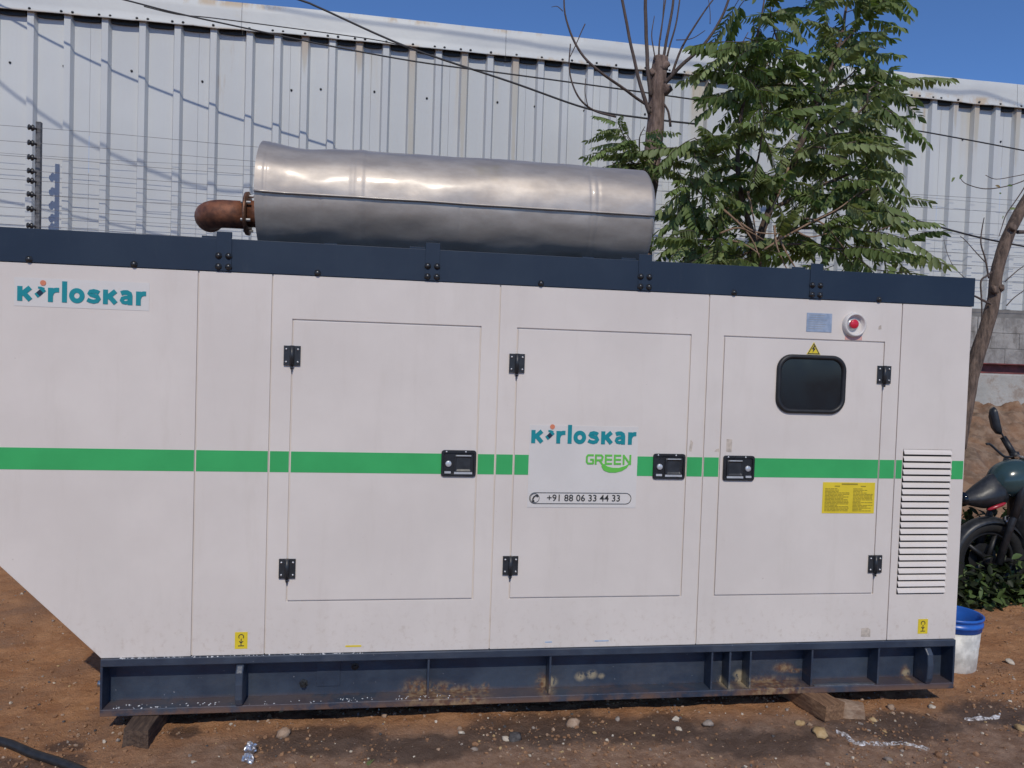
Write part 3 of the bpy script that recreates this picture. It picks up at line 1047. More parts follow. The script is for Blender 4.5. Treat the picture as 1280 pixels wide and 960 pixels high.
# ------------------------------------------------------------------ shed behind
WY = 5.5
SHED = thing('white_shed', 'long white ribbed metal shed with a rusting eave flashing behind the generator', 'shed', (2.5, WY + 6, 1.0))
ribs = [-6.48, -6.11, -5.745, -5.38, -5.014, -4.648, -4.281, -3.914, -3.555, -3.183, -2.807, -2.45, -2.081, -1.706]
x = -1.412
while x < 13:
    ribs.append(x); x += .2931
ZW0, ZW1 = 2.46, 5.26
def zeave(x):
    return 5.089 - .0105 * max(0, x + 1)
RH = .055
edges = [(ribs[i] + ribs[i + 1]) / 2 for i in range(len(ribs) - 1)]
k = 0
groups = []
while k < len(ribs):
    groups.append(ribs[k:k + 3]); k += 3
for gi, gr in enumerate(groups):
    xa = gr[0] - .16
    xb = (groups[gi + 1][0] - .16) if gi + 1 < len(groups) else gr[-1] + .16
    prof = [(xa, 0)]
    for r in gr:
        prof += [(r - .054, 0), (r - .032, -RH), (r + .032, -RH), (r + .054, 0)]
    prof.append((xb - .002, 0))
    b = MB()
    P = [(x, WY + y) for x, y in prof]
    n = b.add([(x, y, ZW0) for x, y in P] + [(x, y, ZW1) for x, y in P])
    K = len(P)
    for i in range(K - 1):
        b.face((n + i, n + i + 1, n + K + i + 1, n + K + i))
    b.build('cladding_sheet', 'shed_white', SHED)
fe = [-6.7, -1.79, 1.10, 4.1, 7.62, 10.4, 13.2]
for i in range(6):
    b = MB()
    nseg = 40
    pr = [(-.30, .02, .06), (-.0, 0, .345), (.0, -.012, .30), (0, -.018, .10), (0, -.026, .02), (0, -.040, 0), (0, -.030, -.002)]
    xs_ = [fe[i] + .002 + (fe[i + 1] - fe[i] - .004) * q / nseg for q in range(nseg + 1)]
    top = [(.30, .37), (0, .30), (-.004, .295), (-.012, .20), (-.014, .09), (-.020, .02), (-.036, 0), (-.030, -.004)]
    n0 = len(b.v)
    for x in xs_:
        wob = .014 * noise.noise((x * 1.8, 2, 0)) + .006 * noise.noise((x * 6, 4, 0))
        sag = -.012 * abs(noise.noise((x * 2.2, 7, 0)))
        for dy, dz in top:
            b.v.append(Vector((x, WY - RH - .006 + dy + (wob if dz < .05 else wob * .3), zeave(x) + dz + (sag if dz < .05 else .01 * noise.noise((x * .8, 1, 1))))))
    K = len(top)
    for q in range(nseg):
        for j in range(K - 1):
            a = n0 + q * K + j
            b.face((a, a + 1, a + K + 1, a + K), 0, True)
    b.build('eave_flashing', 'shed_flashing', SHED)
for i in range(len(ribs) - 1):  # black strips between the ribs stand in for the shade under the flashing
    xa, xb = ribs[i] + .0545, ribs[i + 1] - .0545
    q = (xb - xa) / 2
    cme = bpy.data.meshes.get('eave_shade_%d' % int(q * 1000))
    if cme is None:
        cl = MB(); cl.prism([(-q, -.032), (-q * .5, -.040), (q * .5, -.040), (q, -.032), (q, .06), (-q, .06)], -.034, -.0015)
        cme = cl.mesh('eave_shade_%d' % int(q * 1000), ['black_rubber'], Vector((0, 0, 0)))
    link('eave_shade', cme, ((xa + xb) / 2, WY, zeave((xa + xb) / 2)), SHED)
b = MB()
for r in ribs:
    for dx in ((-.0,) if rnd.random() < .6 else (-.05, .06)):
        b.lathe((r + dx, WY - RH - .028, zeave(r) + .022), (0, -1, 0), [(0, .015), (.006, .013), (.014, .008), (.014, .0001)], n=8)
for i, r in enumerate(ribs):
    if i % 2 == 0:
        b.lathe((r + rnd.choice((-.12, .10, .15, -.05)), WY - (.002), 4.55 + rnd.uniform(-.04, .04)), (0, -1, 0), [(0, .013), (.008, .012), (.014, .006), (.014, .0001)], n=8)
o = b.build('cladding_screws', 'bolt_dark', SHED); o['kind'] = 'stuff'
# roof, side walls, rear
b = MB()
n = b.add([(-6.65, WY + .10, 5.40), (13.2, WY + .10, 5.33), (13.2, WY + 7, 6.3), (-6.65, WY + 7, 6.3), (13.2, WY + 14, 5.33), (-6.65, WY + 14, 5.40)])
b.face((n, n + 1, n + 2, n + 3)); b.face((n + 3, n + 2, n + 4, n + 5)); b.build('roof', 'shed_white', SHED)
b = MB()
for x in (-6.62, 13.1):
    b.box(x, x + .05, WY + .01, WY + 14, .2, 5.25)
b.box(-6.57, 13.1, WY + 13.95, WY + 14, .2, 5.25)
b.build('rear_wall', 'shed_white', SHED)

# base wall below the cladding: blocks above a concrete plinth
BW = thing('block_wall', 'grey weathered block wall under the white shed beside the bare trunk', 'wall', (2.5, 5.55, 1.0))
BW['kind'] = 'thing'
MB().box(-6.6, 13.1, 5.452, 5.70, .8, 2.455).build('joint_bed', 'joint_dark', BW)
bk = MB(); bk.box(-.199, .199, 0, .045, -.096, .096)
bme2 = bk.mesh('block', ['block_wall'], Vector((0, 0, 0)))
zz = 1.86
row = 0
while zz < 2.42:
    x = 5.4 + (.2 if row % 2 else 0)
    while x < 10.2:
        o = link('block', bme2, (x, 5.408 + rnd.uniform(-.004, .004), zz), BW)
        x += .404
    zz += .197; row += 1
BM = MB(); BM.box(-6.6, 5.15, 5.404, 5.45, 1.765, 2.45)
BM.build('plastered_length', 'block_wall', BW)
RB = MB(); RB.box(-6.6, 13.1, 5.26, 5.40, 1.755, 1.768); RB.box(-6.6, 13.1, 5.37, 5.38, 1.66, 1.754); RB.box(-6.6, 13.1, 5.26, 5.40, 1.640, 1.659)
tag(RB.build('steel_beam', 'red_oxide'), 'dark red steel beam lying along the foot of the grey block wall', 'beam')
CP = MB(); CP.box(-6.6, 13.1, 5.22, 5.60, .4, 1.638)
tag(CP.build('concrete_plinth', 'plinth_concrete', bevel=.02), 'pale rough concrete plinth between the earth bank and the red beam', 'plinth')

# ------------------------------------------------------------------ electric fence
PY = 5.1
EF = thing('electric_fence', 'electric fence of thin wires on a dark post in front of the shed', 'fence', (-3.68, PY, 1.638))
pb = MB(); pb.box(-3.70, -3.655, PY, PY + .045, 1.4, 3.866)
pb.build('fence_post', 'post_paint', EF)
pb = MB(); pb.box(8.60, 8.645, PY, PY + .045, 1.0, 3.85); pb.build('fence_post', 'post_paint', EF)
wz = [3.792, 3.640, 3.496, 3.359, 3.263, 3.126, 2.981, 2.811]
ib = MB()
ib.lathe((0, 0, 0), (-.7, -.7, 0), [(-.01, .012), (.010, .014), (.018, .03), (.03, .034), (.036, .02), (.048, .022), (.058, .03), (.066, .026), (.07, .0001)], n=12)
ime = ib.mesh('insulator', ['insulator'], Vector((0, 0, 0)))
for i, z_ in enumerate(wz):
    link('insulator', ime, (-3.70, PY - .005, z_), EF)
    link('insulator', ime, (8.60, PY - .005, z_), EF)
    pts = [(-8, PY - .04, z_ + .02), (-3.73, PY - .04, z_)]
    pts += [(-3.73 + 12.28 * k / 12, PY - .04, z_ - .05 * sin(pi * k / 12) - .03 * k / 12 + .012 * noise.noise((k * .7, i * 3.1, 0))) for k in range(1, 13)]
    b = MB(); b.tube(smooth_line(pts, 3), .0024, 5)
    b.build('fence_wire', 'wire_steel', EF)
for i, z_ in enumerate((3.70, 3.28, 3.05, 2.90, 2.72)):     # second run of wires a little farther back
    pts = [(-8 + 18 * k / 14, PY + .31, z_ - .10 * sin(pi * k / 14 * 2) + .02 * noise.noise((k * .9, i * 2.1, 5))) for k in range(15)]
    b = MB(); b.tube(smooth_line(pts, 3), .0020, 5)
    b.build('fence_wire', 'wire_steel', EF)

# ------------------------------------------------------------------ overhead cables
def cable(pix, r, label, Y=4.75, ext=None):
    pts = [at(px, py, yy if False else Y) for px, py in pix]
    if ext:
        pts = [pts[0] + (pts[0] - pts[1]).normalized() * ext] + pts
    b = MB(); b.tube(smooth_line(pts, 6), r, 6)
    return tag(b.build('overhead_cable', 'cable_black'), label, 'cable', 'overhead cables')


cable([(145, -3), (219, 16), (306, 35), (400, 55), (520, 77), (640, 93), (780, 112), (950, 136), (1118, 159), (1200, 173), (1300, 192)], .0068,
      'long thin black cable running the whole width just below the shed eave', 3.6, 2.0)
cable([(180, 8), (222, 18), (270, 23), (400, 40), (470, 50), (512, 59)], .0045, 'short thin cable along the eave flashing above the drum, meeting the thick cable', 3.6)
cable([(-150, -240), (-29, -167), (96, -104), (240, -45), (372, -1), (400, 10), (510, 59), (640, 103), (735, 136), (800, 147), (870, 155)], .0100,
      'thick black cable dropping steeply from the sky towards the bare cut trunk', 4.36)
cable([(1100, 262), (1165, 281), (1225, 297), (1285, 309), (1330, 318)], .0095, 'black cable passing behind the leaning bare trunk above the roof corner', 4.0)
for pix, gap, lab in (([(-80, 20), (0, 97), (78, 152), (125, 178), (218, 216), (281, 230), (330, 228)], 3.4, 'cable overhead that throws the sagging shadow line low on the left of the shed'),
                      ([(330, 8), (420, 23), (540, 38), (640, 52), (700, 62), (860, 80), (1000, 92), (1105, 99), (1150, 110), (1190, 116), (1225, 116), (1260, 128), (1300, 142)], 4.2, 'cable overhead that throws the thin shadow line on the eave flashing')):
    pts = [at(px, py, WY - .07) - SUN_DIR * (gap / SUN_DIR.y) for px, py in pix]
    b = MB(); b.tube(smooth_line(pts, 5), .011, 6)
    tag(b.build('overhead_cable', 'cable_black'), lab, 'cable', 'overhead cables')

# ------------------------------------------------------------------ trees
def limb(pix, Ys, radii, sub=5, n=9, wob=.0):
    """polyline in (px, py) at depth Y (number or list) -> points, radii"""
    if not isinstance(Ys, (list, tuple)):
        Ys = [Ys] * len(pix)
    pts = smooth_line([at(p[0], p[1], y) for p, y in zip(pix, Ys)], sub)
    if wob:
        pts = [p + Vector((noise.noise(p * 5), noise.noise(p * 5 + Vector((9, 0, 0))), 0)) * wob for p in pts]
    return pts, lerp_list(radii, len(pts))


# frond and leaf meshes
def leaflet(b, p, d, side, L, wd, m):
    d = d.normalized()
    sd = side - d * side.dot(d)
    sd.normalize()
    up = d.cross(sd)
    st = ((0, .08), (.28, .85), (.58, 1.0), (.84, .55), (1, .02))
    base = len(b.v)
    for u, w in st:
        c_ = p + d * L * u + Vector((0, 0, -1)) * (.22 * L * u * u)
        b.v.extend((c_ - sd * wd * w * .5 + up * wd * .16 * w, c_, c_ + sd * wd * w * .5 + up * wd * .16 * w))
    for i in range(4):
        for j in range(2):
            a = base + i * 3 + j
            b.face((a, a + 1, a + 4, a + 3), m, True)


def frond(seed, L=.46, pairs=9, ll=.116, lw=.046):
    r = random.Random(seed)
    b = MB()
    pts = []
    bend = r.uniform(.15, .5)
    for k in range(9):
        u = k / 8
        pts.append(Vector((L * u, .04 * L * sin(3 * u + seed), -bend * L * u * u)))
    b.tube(pts, lerp_list([.0045, .0018], 9), 5, 1)
    for k in range(pairs):
        u = .16 + .82 * k / (pairs - 1)
        q = u * 8
        i = min(int(q), 7)
        p = pts[i].lerp(pts[i + 1], q - i)
        for s_ in (-1, 1):
            sz = ll * (1.0 - .55 * abs(u - .45)) * r.uniform(.8, 1.15)
            d = Vector((.38 + r.uniform(-.15, .15), s_ * (.62 + r.uniform(-.2, .15)), -.62 + r.uniform(-.3, .22)))
            leaflet(b, p, d, Vector((1, 0, r.uniform(-.3, .3))), sz, lw * r.uniform(.8, 1.2) * (sz / ll) ** .4, 0)
    leaflet(b, pts[-1], Vector((1, 0, -.5)), Vector((0, 1, 0)), ll * .9, lw, 0)
    return b


FR = []
for i in range(9):
    fm = ('leaf_green', 'leaf_dark', 'leaf_pale')[(0, 1, 2, 0, 0, 2, 0, 2, 1)[i]]
    FR.append(frond(i + 1, L=(.50, .42, .58)[i % 3], pairs=(11, 10, 12)[i % 3]).mesh('leaf', [fm, 'twig_bark'], Vector((0, 0, 0))))


def grow_fronds(parent, branches, step, scale=(.7, 1.1), start=.25, rr=None, center=None, limit=400, down=.25):
    r = rr or rnd
    cnt = 0
    for pts in branches:
        ln = [0]
        for i in range(1, len(pts)):
            ln.append(ln[-1] + (pts[i] - pts[i - 1]).length)
        d = ln[-1] * start
        side = r.choice((-1, 1))
        while d <= ln[-1] + 1e-6 and cnt < limit:
            i = max(1, next(k for k in range(len(ln)) if ln[k] >= d - 1e-6))
            p = pts[i - 1].lerp(pts[i], (d - ln[i - 1]) / max(1e-6, ln[i] - ln[i - 1]))
            tg = (pts[i] - pts[i - 1]).normalized()
            tip = d > ln[-1] - step
            az = math.atan2(tg.y, tg.x)
            flat = sqrt(tg.x ** 2 + tg.y ** 2)
            if tip:
                a = az + r.uniform(-.3, .3)
            elif flat < .45:
                a = r.uniform(0, 2 * pi)
                # mostly sideways or to the front, where leaves get the light
                if sin(a) > .5 and r.random() < .5:
                    a = -a
            else:
                a = az + side * r.uniform(.55, 1.15)
            side = -side
            pitch = -r.uniform(-.25, .45) + down * .2
            o = link('leaf', r.choice(FR), p, parent, rot=(r.uniform(-.75, .75), pitch + r.uniform(-.25, .25), a + r.uniform(-.3, .3)), scale=r.uniform(*scale))
            cnt += 1
            d += step * r.uniform(.75, 1.25)
    return cnt


TR1 = thing('leafy_tree', 'leafy green tree with drooping feathered leaves rising behind the generator roof', 'tree', (3.0, 3.05, gz(3.0, 3.05) - .05))
base = Vector((3.02, 3.05, gz(3.02, 3.05) - .1))
top = at(945, 312, 3.0)
stem_pts = smooth_line([base, base.lerp(top, .5) + Vector((.03, .02, 0)), top], 6)
tb = MB()
tb.tube(stem_pts, lerp_list([.085, .062, .052], len(stem_pts)), 12)
tb.build('trunk', 'bark_grey', TR1)
LB_ = []
spec = [
    ([(945, 312), (962, 262), (990, 205), (1022, 130), (1048, 60), (1062, -10), (1075, -90)], [3.0, 2.95, 2.95, 2.9, 2.9, 2.95, 3.0], [.040, .030, .022, .012, .005]),
    ([(945, 312), (935, 270), (922, 215), (926, 150), (938, 95), (948, 40), (958, -20)], [3.0, 2.9, 2.8, 2.75, 2.7, 2.7, 2.7], [.030, .020, .012, .005]),
    ([(990, 205), (1035, 165), (1080, 135), (1085, 115), (1098, 104)], [2.95, 2.85, 2.75, 2.7, 2.7], [.018, .010, .004]),
    ([(962, 262), (1020, 235), (1072, 212), (1085, 204), (1098, 198)], [2.95, 2.8, 2.7, 2.7, 2.75], [.020, .012, .004]),
    ([(1022, 130), (990, 90), (975, 60), (965, 25), (962, -10)], [2.9, 2.8, 2.7, 2.65, 2.6], [.014, .008, .003]),
    ([(1048, 60), (1075, 30), (1090, 5), (1100, -30)], [2.9, 2.85, 2.8, 2.8], [.010, .006, .003]),
    ([(1022, 130), (1062, 95), (1075, 80), (1088, 66)], [2.9, 3.1, 3.2, 3.3], [.010, .006, .003]),
    ([(935, 270), (895, 255), (875, 240), (862, 225)], [2.9, 2.75, 2.7, 2.65], [.014, .008, .003]),
    ([(922, 215), (895, 195), (880, 182), (868, 172)], [2.8, 2.7, 2.6, 2.6], [.012, .007, .003]),
    ([(945, 312), (905, 300), (880, 300), (860, 305)], [3.0, 2.8, 2.7, 2.6], [.016, .009, .003]),
    ([(945, 312), (1000, 285), (1060, 255), (1082, 238), (1096, 238)], [3.0, 2.8, 2.65, 2.6, 2.6], [.020, .012, .004]),
    ([(1000, 285), (1050, 285), (1082, 290), (1106, 285), (1118, 280)], [2.8, 2.7, 2.6, 2.6, 2.6], [.012, .007, .003]),
    ([(945, 312), (990, 305), (1040, 310), (1085, 318)], [3.0, 2.75, 2.6, 2.55], [.014, .008, .003]),
    ([(962, 262), (945, 225), (950, 190), (955, 150), (945, 115)], [2.95, 2.75, 2.65, 2.55, 2.5], [.014, .008, .003]),
    ([(990, 205), (1010, 185), (1040, 185), (1075, 175)], [2.95, 2.7, 2.5, 2.45], [.012, .007, .003]),
    ([(945, 312), (925, 320), (905, 330), (880, 335)], [3.0, 2.8, 2.6, 2.5], [.012, .007, .003]),
    ([(1035, 165), (1060, 150), (1080, 160), (1100, 165)], [2.85, 2.95, 3.1, 3.2], [.009, .005, .003]),
    ([(926, 150), (945, 110), (965, 70), (985, 35)], [2.75, 2.9, 3.0, 3.1], [.009, .005, .003]),
    ([(1048, 60), (1030, 25), (1015, -5), (1005, -40)], [2.9, 3.0, 3.1, 3.1], [.009, .005, .003]),
    ([(935, 270), (915, 262), (890, 278), (862, 278)], [2.9, 3.05, 3.15, 3.2], [.009, .005, .003]),
    ([(1020, 235), (1050, 240), (1080, 262), (1100, 262)], [2.8, 3.0, 3.1, 3.1], [.009, .005, .003]),
    ([(938, 95), (925, 78), (926, 60), (936, 40)], [2.7, 2.65, 2.6, 2.6], [.008, .005, .003]),
]
for pix, Ys, rad in spec:
    p, r_ = limb(pix, Ys, rad, wob=.012)
    b = MB(); b.tube(p, r_, 8)
    b.build('limb', 'bark_grey', TR1)
    LB_.append(p)
rt = random.Random(21)
NL = grow_fronds(TR1, LB_, .126, (.72, 1.08), .18, rt, limit=300)
# the leaves past the first three hundred, deeper in the crown, joined
DEEP = MB()
fsrc = [frond(i + 1, L=(.50, .42, .58)[i % 3], pairs=(11, 10, 12)[i % 3]) for i in range(5)]
for pts in LB_:
    for k in range(13):
        i = rt.randrange(1, len(pts))
        p = pts[i] + Vector((rt.gauss(0, .09), rt.uniform(-.15, .25), rt.gauss(0, .09)))
        f = fsrc[rt.randrange(5)]
        mx = Matrix.Rotation(rt.uniform(0, 2 * pi), 3, 'Z') @ Matrix.Rotation(rt.uniform(-.5, .8), 3, 'Y') @ Matrix.Rotation(rt.uniform(-.8, .8), 3, 'X')
        sc_ = rt.uniform(.65, .95)
        n = len(DEEP.v)
        DEEP.v.extend(p + mx @ (v * sc_) for v in f.v)
        mm = rt.choice((0, 0, 1, 3, 3))
        for q, m_ in zip(f.f, f.m):
            DEEP.face([n + a for a in q], 2 if m_ else mm, True)
o = DEEP.build('foliage', ['leaf_green', 'leaf_dark', 'twig_bark', 'leaf_pale'], TR1); o['kind'] = 'stuff'
# bare dry sticks low in the crown
for pix in ([(905, 262), (935, 292), (950, 322)], [(900, 292), (925, 285), (955, 300)], [(955, 312), (1000, 285), (1045, 262), (1075, 240)], [(975, 300), (985, 320), (1000, 345)],
            [(1000, 272), (1030, 280), (1055, 310)], [(935, 240), (940, 265), (946, 300)], [(985, 210), (975, 240), (962, 268)], [(990, 285), (1012, 296), (1040, 290)],
            [(910, 300), (930, 305), (950, 318)], [(968, 282), (972, 310), (985, 340)], [(920, 275), (945, 290), (975, 292)]):
    p, r_ = limb(pix, [2.55, 2.5, 2.5, 2.5][:len(pix)], [.010, .007, .004], wob=.01)
    b = MB(); b.tube(p, r_, 6); b.build('dry_stick', 'dry_twig', TR1)

# lopped tree, its trunk cut off above the roof
TR2 = thing('lopped_tree', 'bare trunk cut off at the top with thin leafless shoots, right of the drum', 'tree', (2.05, 3.25, gz(2.05, 3.25) - .05))
p, r_ = limb([(800, 330), (806, 260), (814, 205), (819, 160), (821, 120), (823, 95), (826, 72)], 3.25, [.105, .090, .080, .076, .074, .070, .066], 6)
root = Vector((p[0].x - .02, 3.25, gz(p[0].x, 3.25) - .1))
p = [root, root.lerp(p[0], .5)] + p
r_ = [.13, .115] + r_
r_ = [r * (1 + .10 * noise.noise(Vector((0, 0, q.z * 7)))) for q, r in zip(p, r_)]
b = MB(); b.tube(p, r_, 16); b.build('trunk', 'bark_brown', TR2)
for bx, by_, br, bs in ((832, 112, .040, 5), (815, 90, .030, 6), (830, 82, .046, 8)):
    b = MB(); b.rock(at(bx, by_, 3.21), br, bs, flat=1.2, sub=2)
    b.build('burl', 'bark_brown', TR2)
shoots = [([(812, 142), (800, 105), (786, 45), (774, -25)], 3.2, [.020, .014, .012]), ([(813, 120), (809, 70), (807, 10), (806, -30)], 3.2, [.019, .016, .014]),
          ([(820, 138), (802, 127), (775, 108), (745, 86), (722, 60), (708, 25), (704, -10)], [3.22, 3.2, 3.1, 3.0, 3.0, 3.0, 3.0], [.013, .012, .010, .006]),
          ([(770, 146), (742, 138), (722, 120), (713, 95), (713, 55)], [3.1, 3.05, 3.0, 3.0, 3.0], [.009, .008, .005]),
          ([(830, 105), (852, 82), (880, 55), (902, 22), (916, -15)], [3.2, 3.1, 3.0, 3.0, 3.0], [.020, .013, .010]), ([(838, 98), (852, 60), (872, 28), (893, -3)], [3.2, 3.15, 3.1, 3.1], [.013, .009, .006]),
          ([(829, 72), (835, 42), (840, 10), (842, -20)], 3.22, [.014, .012, .010]), ([(824, 70), (826, 42), (832, -5)], 3.3, [.009, .007, .006]),
          ([(834, 70), (838, 55), (846, 25), (850, -10)], 3.25, [.010, .008, .006]), ([(819, 75), (815, 45), (818, 20)], 3.2, [.006, .005, .003]),
          ([(845, 50), (865, 48), (882, 38)], 3.1, [.004, .004, .003]), ([(888, 30), (888, 12), (885, -5)], 3.05, [.004, .003, .003]), ([(826, 50), (828, 25), (830, -10)], 3.3, [.006, .005, .004]),
          ([(713, 72), (722, 50), (731, 30)], 3.0, [.004, .004, .005]), ([(704, 14), (697, 8), (690, 9)], 3.0, [.004, .003, .002]), ([(735, 133), (731, 115), (732, 98)], 3.0, [.004, .004, .003]),
          ([(838, 158), (836, 140), (829, 128)], 3.2, [.012, .010, .008])]
for pix, Y, rad in shoots:
    p, r_ = limb(pix, Y, rad, wob=.010)
    b = MB(); b.tube(p, r_, 7); b.build('shoot', 'twig_bark', TR2)
LB2 = []
for pix, Y in (([(812, 212), (795, 185), (778, 160)], [3.15, 3.0, 2.95]), ([(812, 212), (785, 200), (758, 185)], [3.15, 3.0, 2.95]), ([(816, 215), (822, 195), (826, 180)], [3.1, 3.0, 2.95]),
               ([(812, 214), (800, 205), (790, 205)], [3.1, 2.95, 2.9]), ([(800, 190), (800, 172), (806, 158)], [3.1, 3.0, 2.95]), ([(808, 208), (785, 178), (772, 152)], [3.05, 2.9, 2.85]), ([(810, 212), (800, 195), (785, 172)], [3.05, 2.9, 2.8]), ([(816, 216), (836, 205), (846, 196)], [3.1, 2.95, 2.9]), ([(808, 214), (780, 208), (765, 203)], [3.05, 2.9, 2.85])):
    p, r_ = limb(pix, Y, [.007, .005, .003], wob=.01)
    b = MB(); b.tube(p, r_, 6); b.build('shoot', 'twig_bark', TR2)
    LB2.append(p)
grow_fronds(TR2, LB2, .038, (.38, .56), .2, random.Random(5), limit=90)

# leaning bare tree at the right corner
TR3 = thing('leaning_bare_tree', 'leaning bare trunk with few leaves in front of the grey block wall', 'tree', (5.6, 3.6, gz(5.6, 3.6) - .05))
p, r_ = limb([(1197, 560), (1208, 500), (1218, 455), (1232, 412), (1242, 375), (1246, 340), (1258, 300), (1275, 264), (1293, 230), (1318, 150)], 3.6, [.078, .074, .070, .066, .060, .058, .057, .055, .050, .045], 5)
r_ = [r * (1 + .12 * noise.noise(Vector((3, 0, q.z * 6)))) for q, r in zip(p, r_)]
b = MB(); b.tube(p, r_, 14); b.build('trunk', 'bark_grey', TR3)
for bx, by_, br, bs in ((1266, 285, .040, 15), (1243, 362, .035, 16), (1251, 360, .03, 17)):
    b = MB(); b.rock(at(bx, by_, 3.55), br, bs, flat=1.2, sub=2)
    b.build('burl', 'bark_grey', TR3)
for pix, rad in (([(1236, 348), (1232, 325), (1226, 305), (1228, 285), (1230, 272)], [.009, .007, .004]), ([(1234, 330), (1222, 318), (1208, 302), (1200, 295)], [.006, .004, .003]),
                 ([(1240, 340), (1233, 345), (1226, 352), (1227, 375), (1227, 400)], [.010, .009, .006]), ([(1238, 380), (1228, 375), (1218, 370), (1205, 366)], [.012, .010, .008]),
                 ([(1290, 222), (1262, 232), (1232, 236), (1208, 230), (1200, 222)], [.006, .005, .003]), ([(1290, 216), (1270, 220), (1245, 224), (1232, 219)], [.005, .004, .003]),
                 ([(1285, 228), (1270, 250), (1258, 268), (1252, 285), (1249, 296)], [.006, .005, .003]), ([(1256, 352), (1270, 340), (1284, 330)], [.006, .005, .004]),
                 ([(1258, 382), (1268, 372), (1284, 360)], [.006, .005, .004]), ([(1272, 290), (1284, 290)], [.022, .018]), ([(1208, 350), (1190, 330), (1180, 300)], [.004, .003, .002])):
    p, q = limb(pix, 3.55, rad, wob=.008)
    b = MB(); b.tube(p, q, 6); b.build('twig', 'twig_bark', TR3)
for (px, py, s_, mt) in ((1204, 219, .085, 'leaf_dark'), (1194, 222, .07, 'leaf_pale'), (1244, 232, .05, 'leaf_dry'), (1259, 232, .05, 'leaf_dark'), (1252, 242, .04, 'leaf_dark'), (1262, 262, .06, 'leaf_pale'), (1255, 270, .05, 'leaf_pale')):
    b = MB(); leaflet(b, Vector((0, 0, 0)), Vector((rnd.uniform(-1, 1), -.3, rnd.uniform(-.5, .5))), Vector((0, 0, 1)), s_, s_ * .45, 0)
    link('leaf', b.mesh('leaf', [mt], Vector((0, 0, 0))), at(px, py, 3.54), TR3)

# ------------------------------------------------------------------ bucket
BK = thing('bucket', 'white plastic bucket with a blue rim standing beside the generator end', 'bucket', (3.09, .47, gz(3.105, .47)))
zb = gz(3.105, .47) - .004
b = MB()
b.lathe((3.09, .47, zb), (0, 0, 1), [(0, .0001), (0, .125), (.012, .132), (.235, .146), (.235, .140), (.02, .126), (.02, .0001)], n=40); b.build('bucket_body', 'bucket_white', BK)
b = MB()
b.lathe((3.09, .47, zb), (0, 0, 1), [(.226, .1462), (.228, .150), (.250, .151), (.252, .156), (.268, .157), (.27, .152), (.288, .153), (.292, .160), (.303, .160), (.306, .155), (.300, .148), (.236, .1395), (.205, .1385)], n=40)
b.build('bucket_rim', 'bucket_blue', BK)
# ------------------------------------------------------------------ motorcycle (its front end is in frame)
MBK = thing('motorcycle', 'dark motorcycle with a teal fairing and red trim parked beyond the bucket', 'motorcycle', (4.75, 1.78, gz(4.75, 1.78)))
by = 1.45
def wheel(x, zc):
    b = MB()
    b.tube([(x + .245 * cos(a), by, zc + .245 * sin(a)) for a in [2 * pi * k / 36 for k in range(36)]], .048, 10, closed=True)
    w = b.build('tyre', 'tyre', MBK)
    b = MB()
    b.tube([(x + .195 * cos(a), by, zc + .195 * sin(a)) for a in [2 * pi * k / 36 for k in range(36)]], .016, 8, closed=True)
    for k in range(5):
        a = 2 * pi * k / 5
        b.tube([(x, by, zc), (x + .19 * cos(a), by, zc + .19 * sin(a))], [.024, .014], 6)
    b.cyl((x, by - .06, zc), (x, by + .06, zc), .04); b.cyl((x, by + .04, zc), (x, by + .045, zc), .11, m=1)
    b.build('rim', ['black_rubber', 'black_rubber'], MBK)
wheel(4.30, .315); wheel(5.56, .315)
b = MB()
fy0 = by - .105
b.tube([(4.30, fy0, .315), (4.50, fy0, .97)], [.026, .022], 12, 1); b.tube([(4.30, by + .105, .315), (4.50, by + .105, .97)], [.026, .022], 12, 1)
b.tube([(4.40, fy0, .64), (4.52, fy0, 1.02)], .030, 12, 1); b.tube([(4.40, by + .105, .64), (4.52, by + .105, 1.02)], .030, 12, 1)
b.build('front_fork', ['chrome', 'black_satin'], MBK)
# mudguard
b = MB()
n = 14
gl = []
for k in range(n + 1):
    a = radians(35 + 135 * k / n)
    for j in range(7):
        w = (j - 3) / 3
        rr_ = .312 - .035 * w * w
        gl.append((4.30 + rr_ * cos(a), by + .065 * w, .315 + rr_ * sin(a)))
q = b.add(gl)
for k in range(n):
    for j in range(6):
        a = q + k * 7 + j
        b.face((a, a + 1, a + 8, a + 7), 0, True)
mg = b.build('mudguard', 'black_satin', MBK)
sl = mg.modifiers.new('thick', 'SOLIDIFY'); sl.thickness = .004
# cowl: wedge shaped headlamp fairing, nose to the left
b = MB()
secs = [(4.06, .742, .010, .016), (4.10, .748, .045, .045), (4.17, .765, .085, .090), (4.25, .785, .105, .135), (4.33, .795, .105, .150), (4.38, .77, .08, .11)]
nn = 14
q = len(b.v)
for x, zc, hw, hh in secs:
    for k in range(nn):
        a = 2 * pi * k / nn
        b.v.append(Vector((x + .03 * sin(a) * hh / .13, by - hw * cos(a) * (1 - .45 * max(0, sin(a))), zc + hh * sin(a) * (1 if sin(a) > 0 else .75))))
for i in range(len(secs) - 1):
    for k in range(nn):
        k2 = (k + 1) % nn
        b.face((q + i * nn + k, q + i * nn + k2, q + (i + 1) * nn + k2, q + (i + 1) * nn + k), 0, True)
b.face(range(q, q + nn), 0); b.face(range(q + (len(secs) - 1) * nn, q + len(secs) * nn), 0)
b.build('headlamp_cowl', 'black_satin', MBK)
b = MB(); b.tube(smooth_line([(4.20, by - .098, .690), (4.25, by - .112, .712), (4.32, by - .118, .742)], 4), [.004, .008, .011, .012, .013, .013, .012, .010, .005], 8)
b.build('red_trim', 'bike_red', MBK)
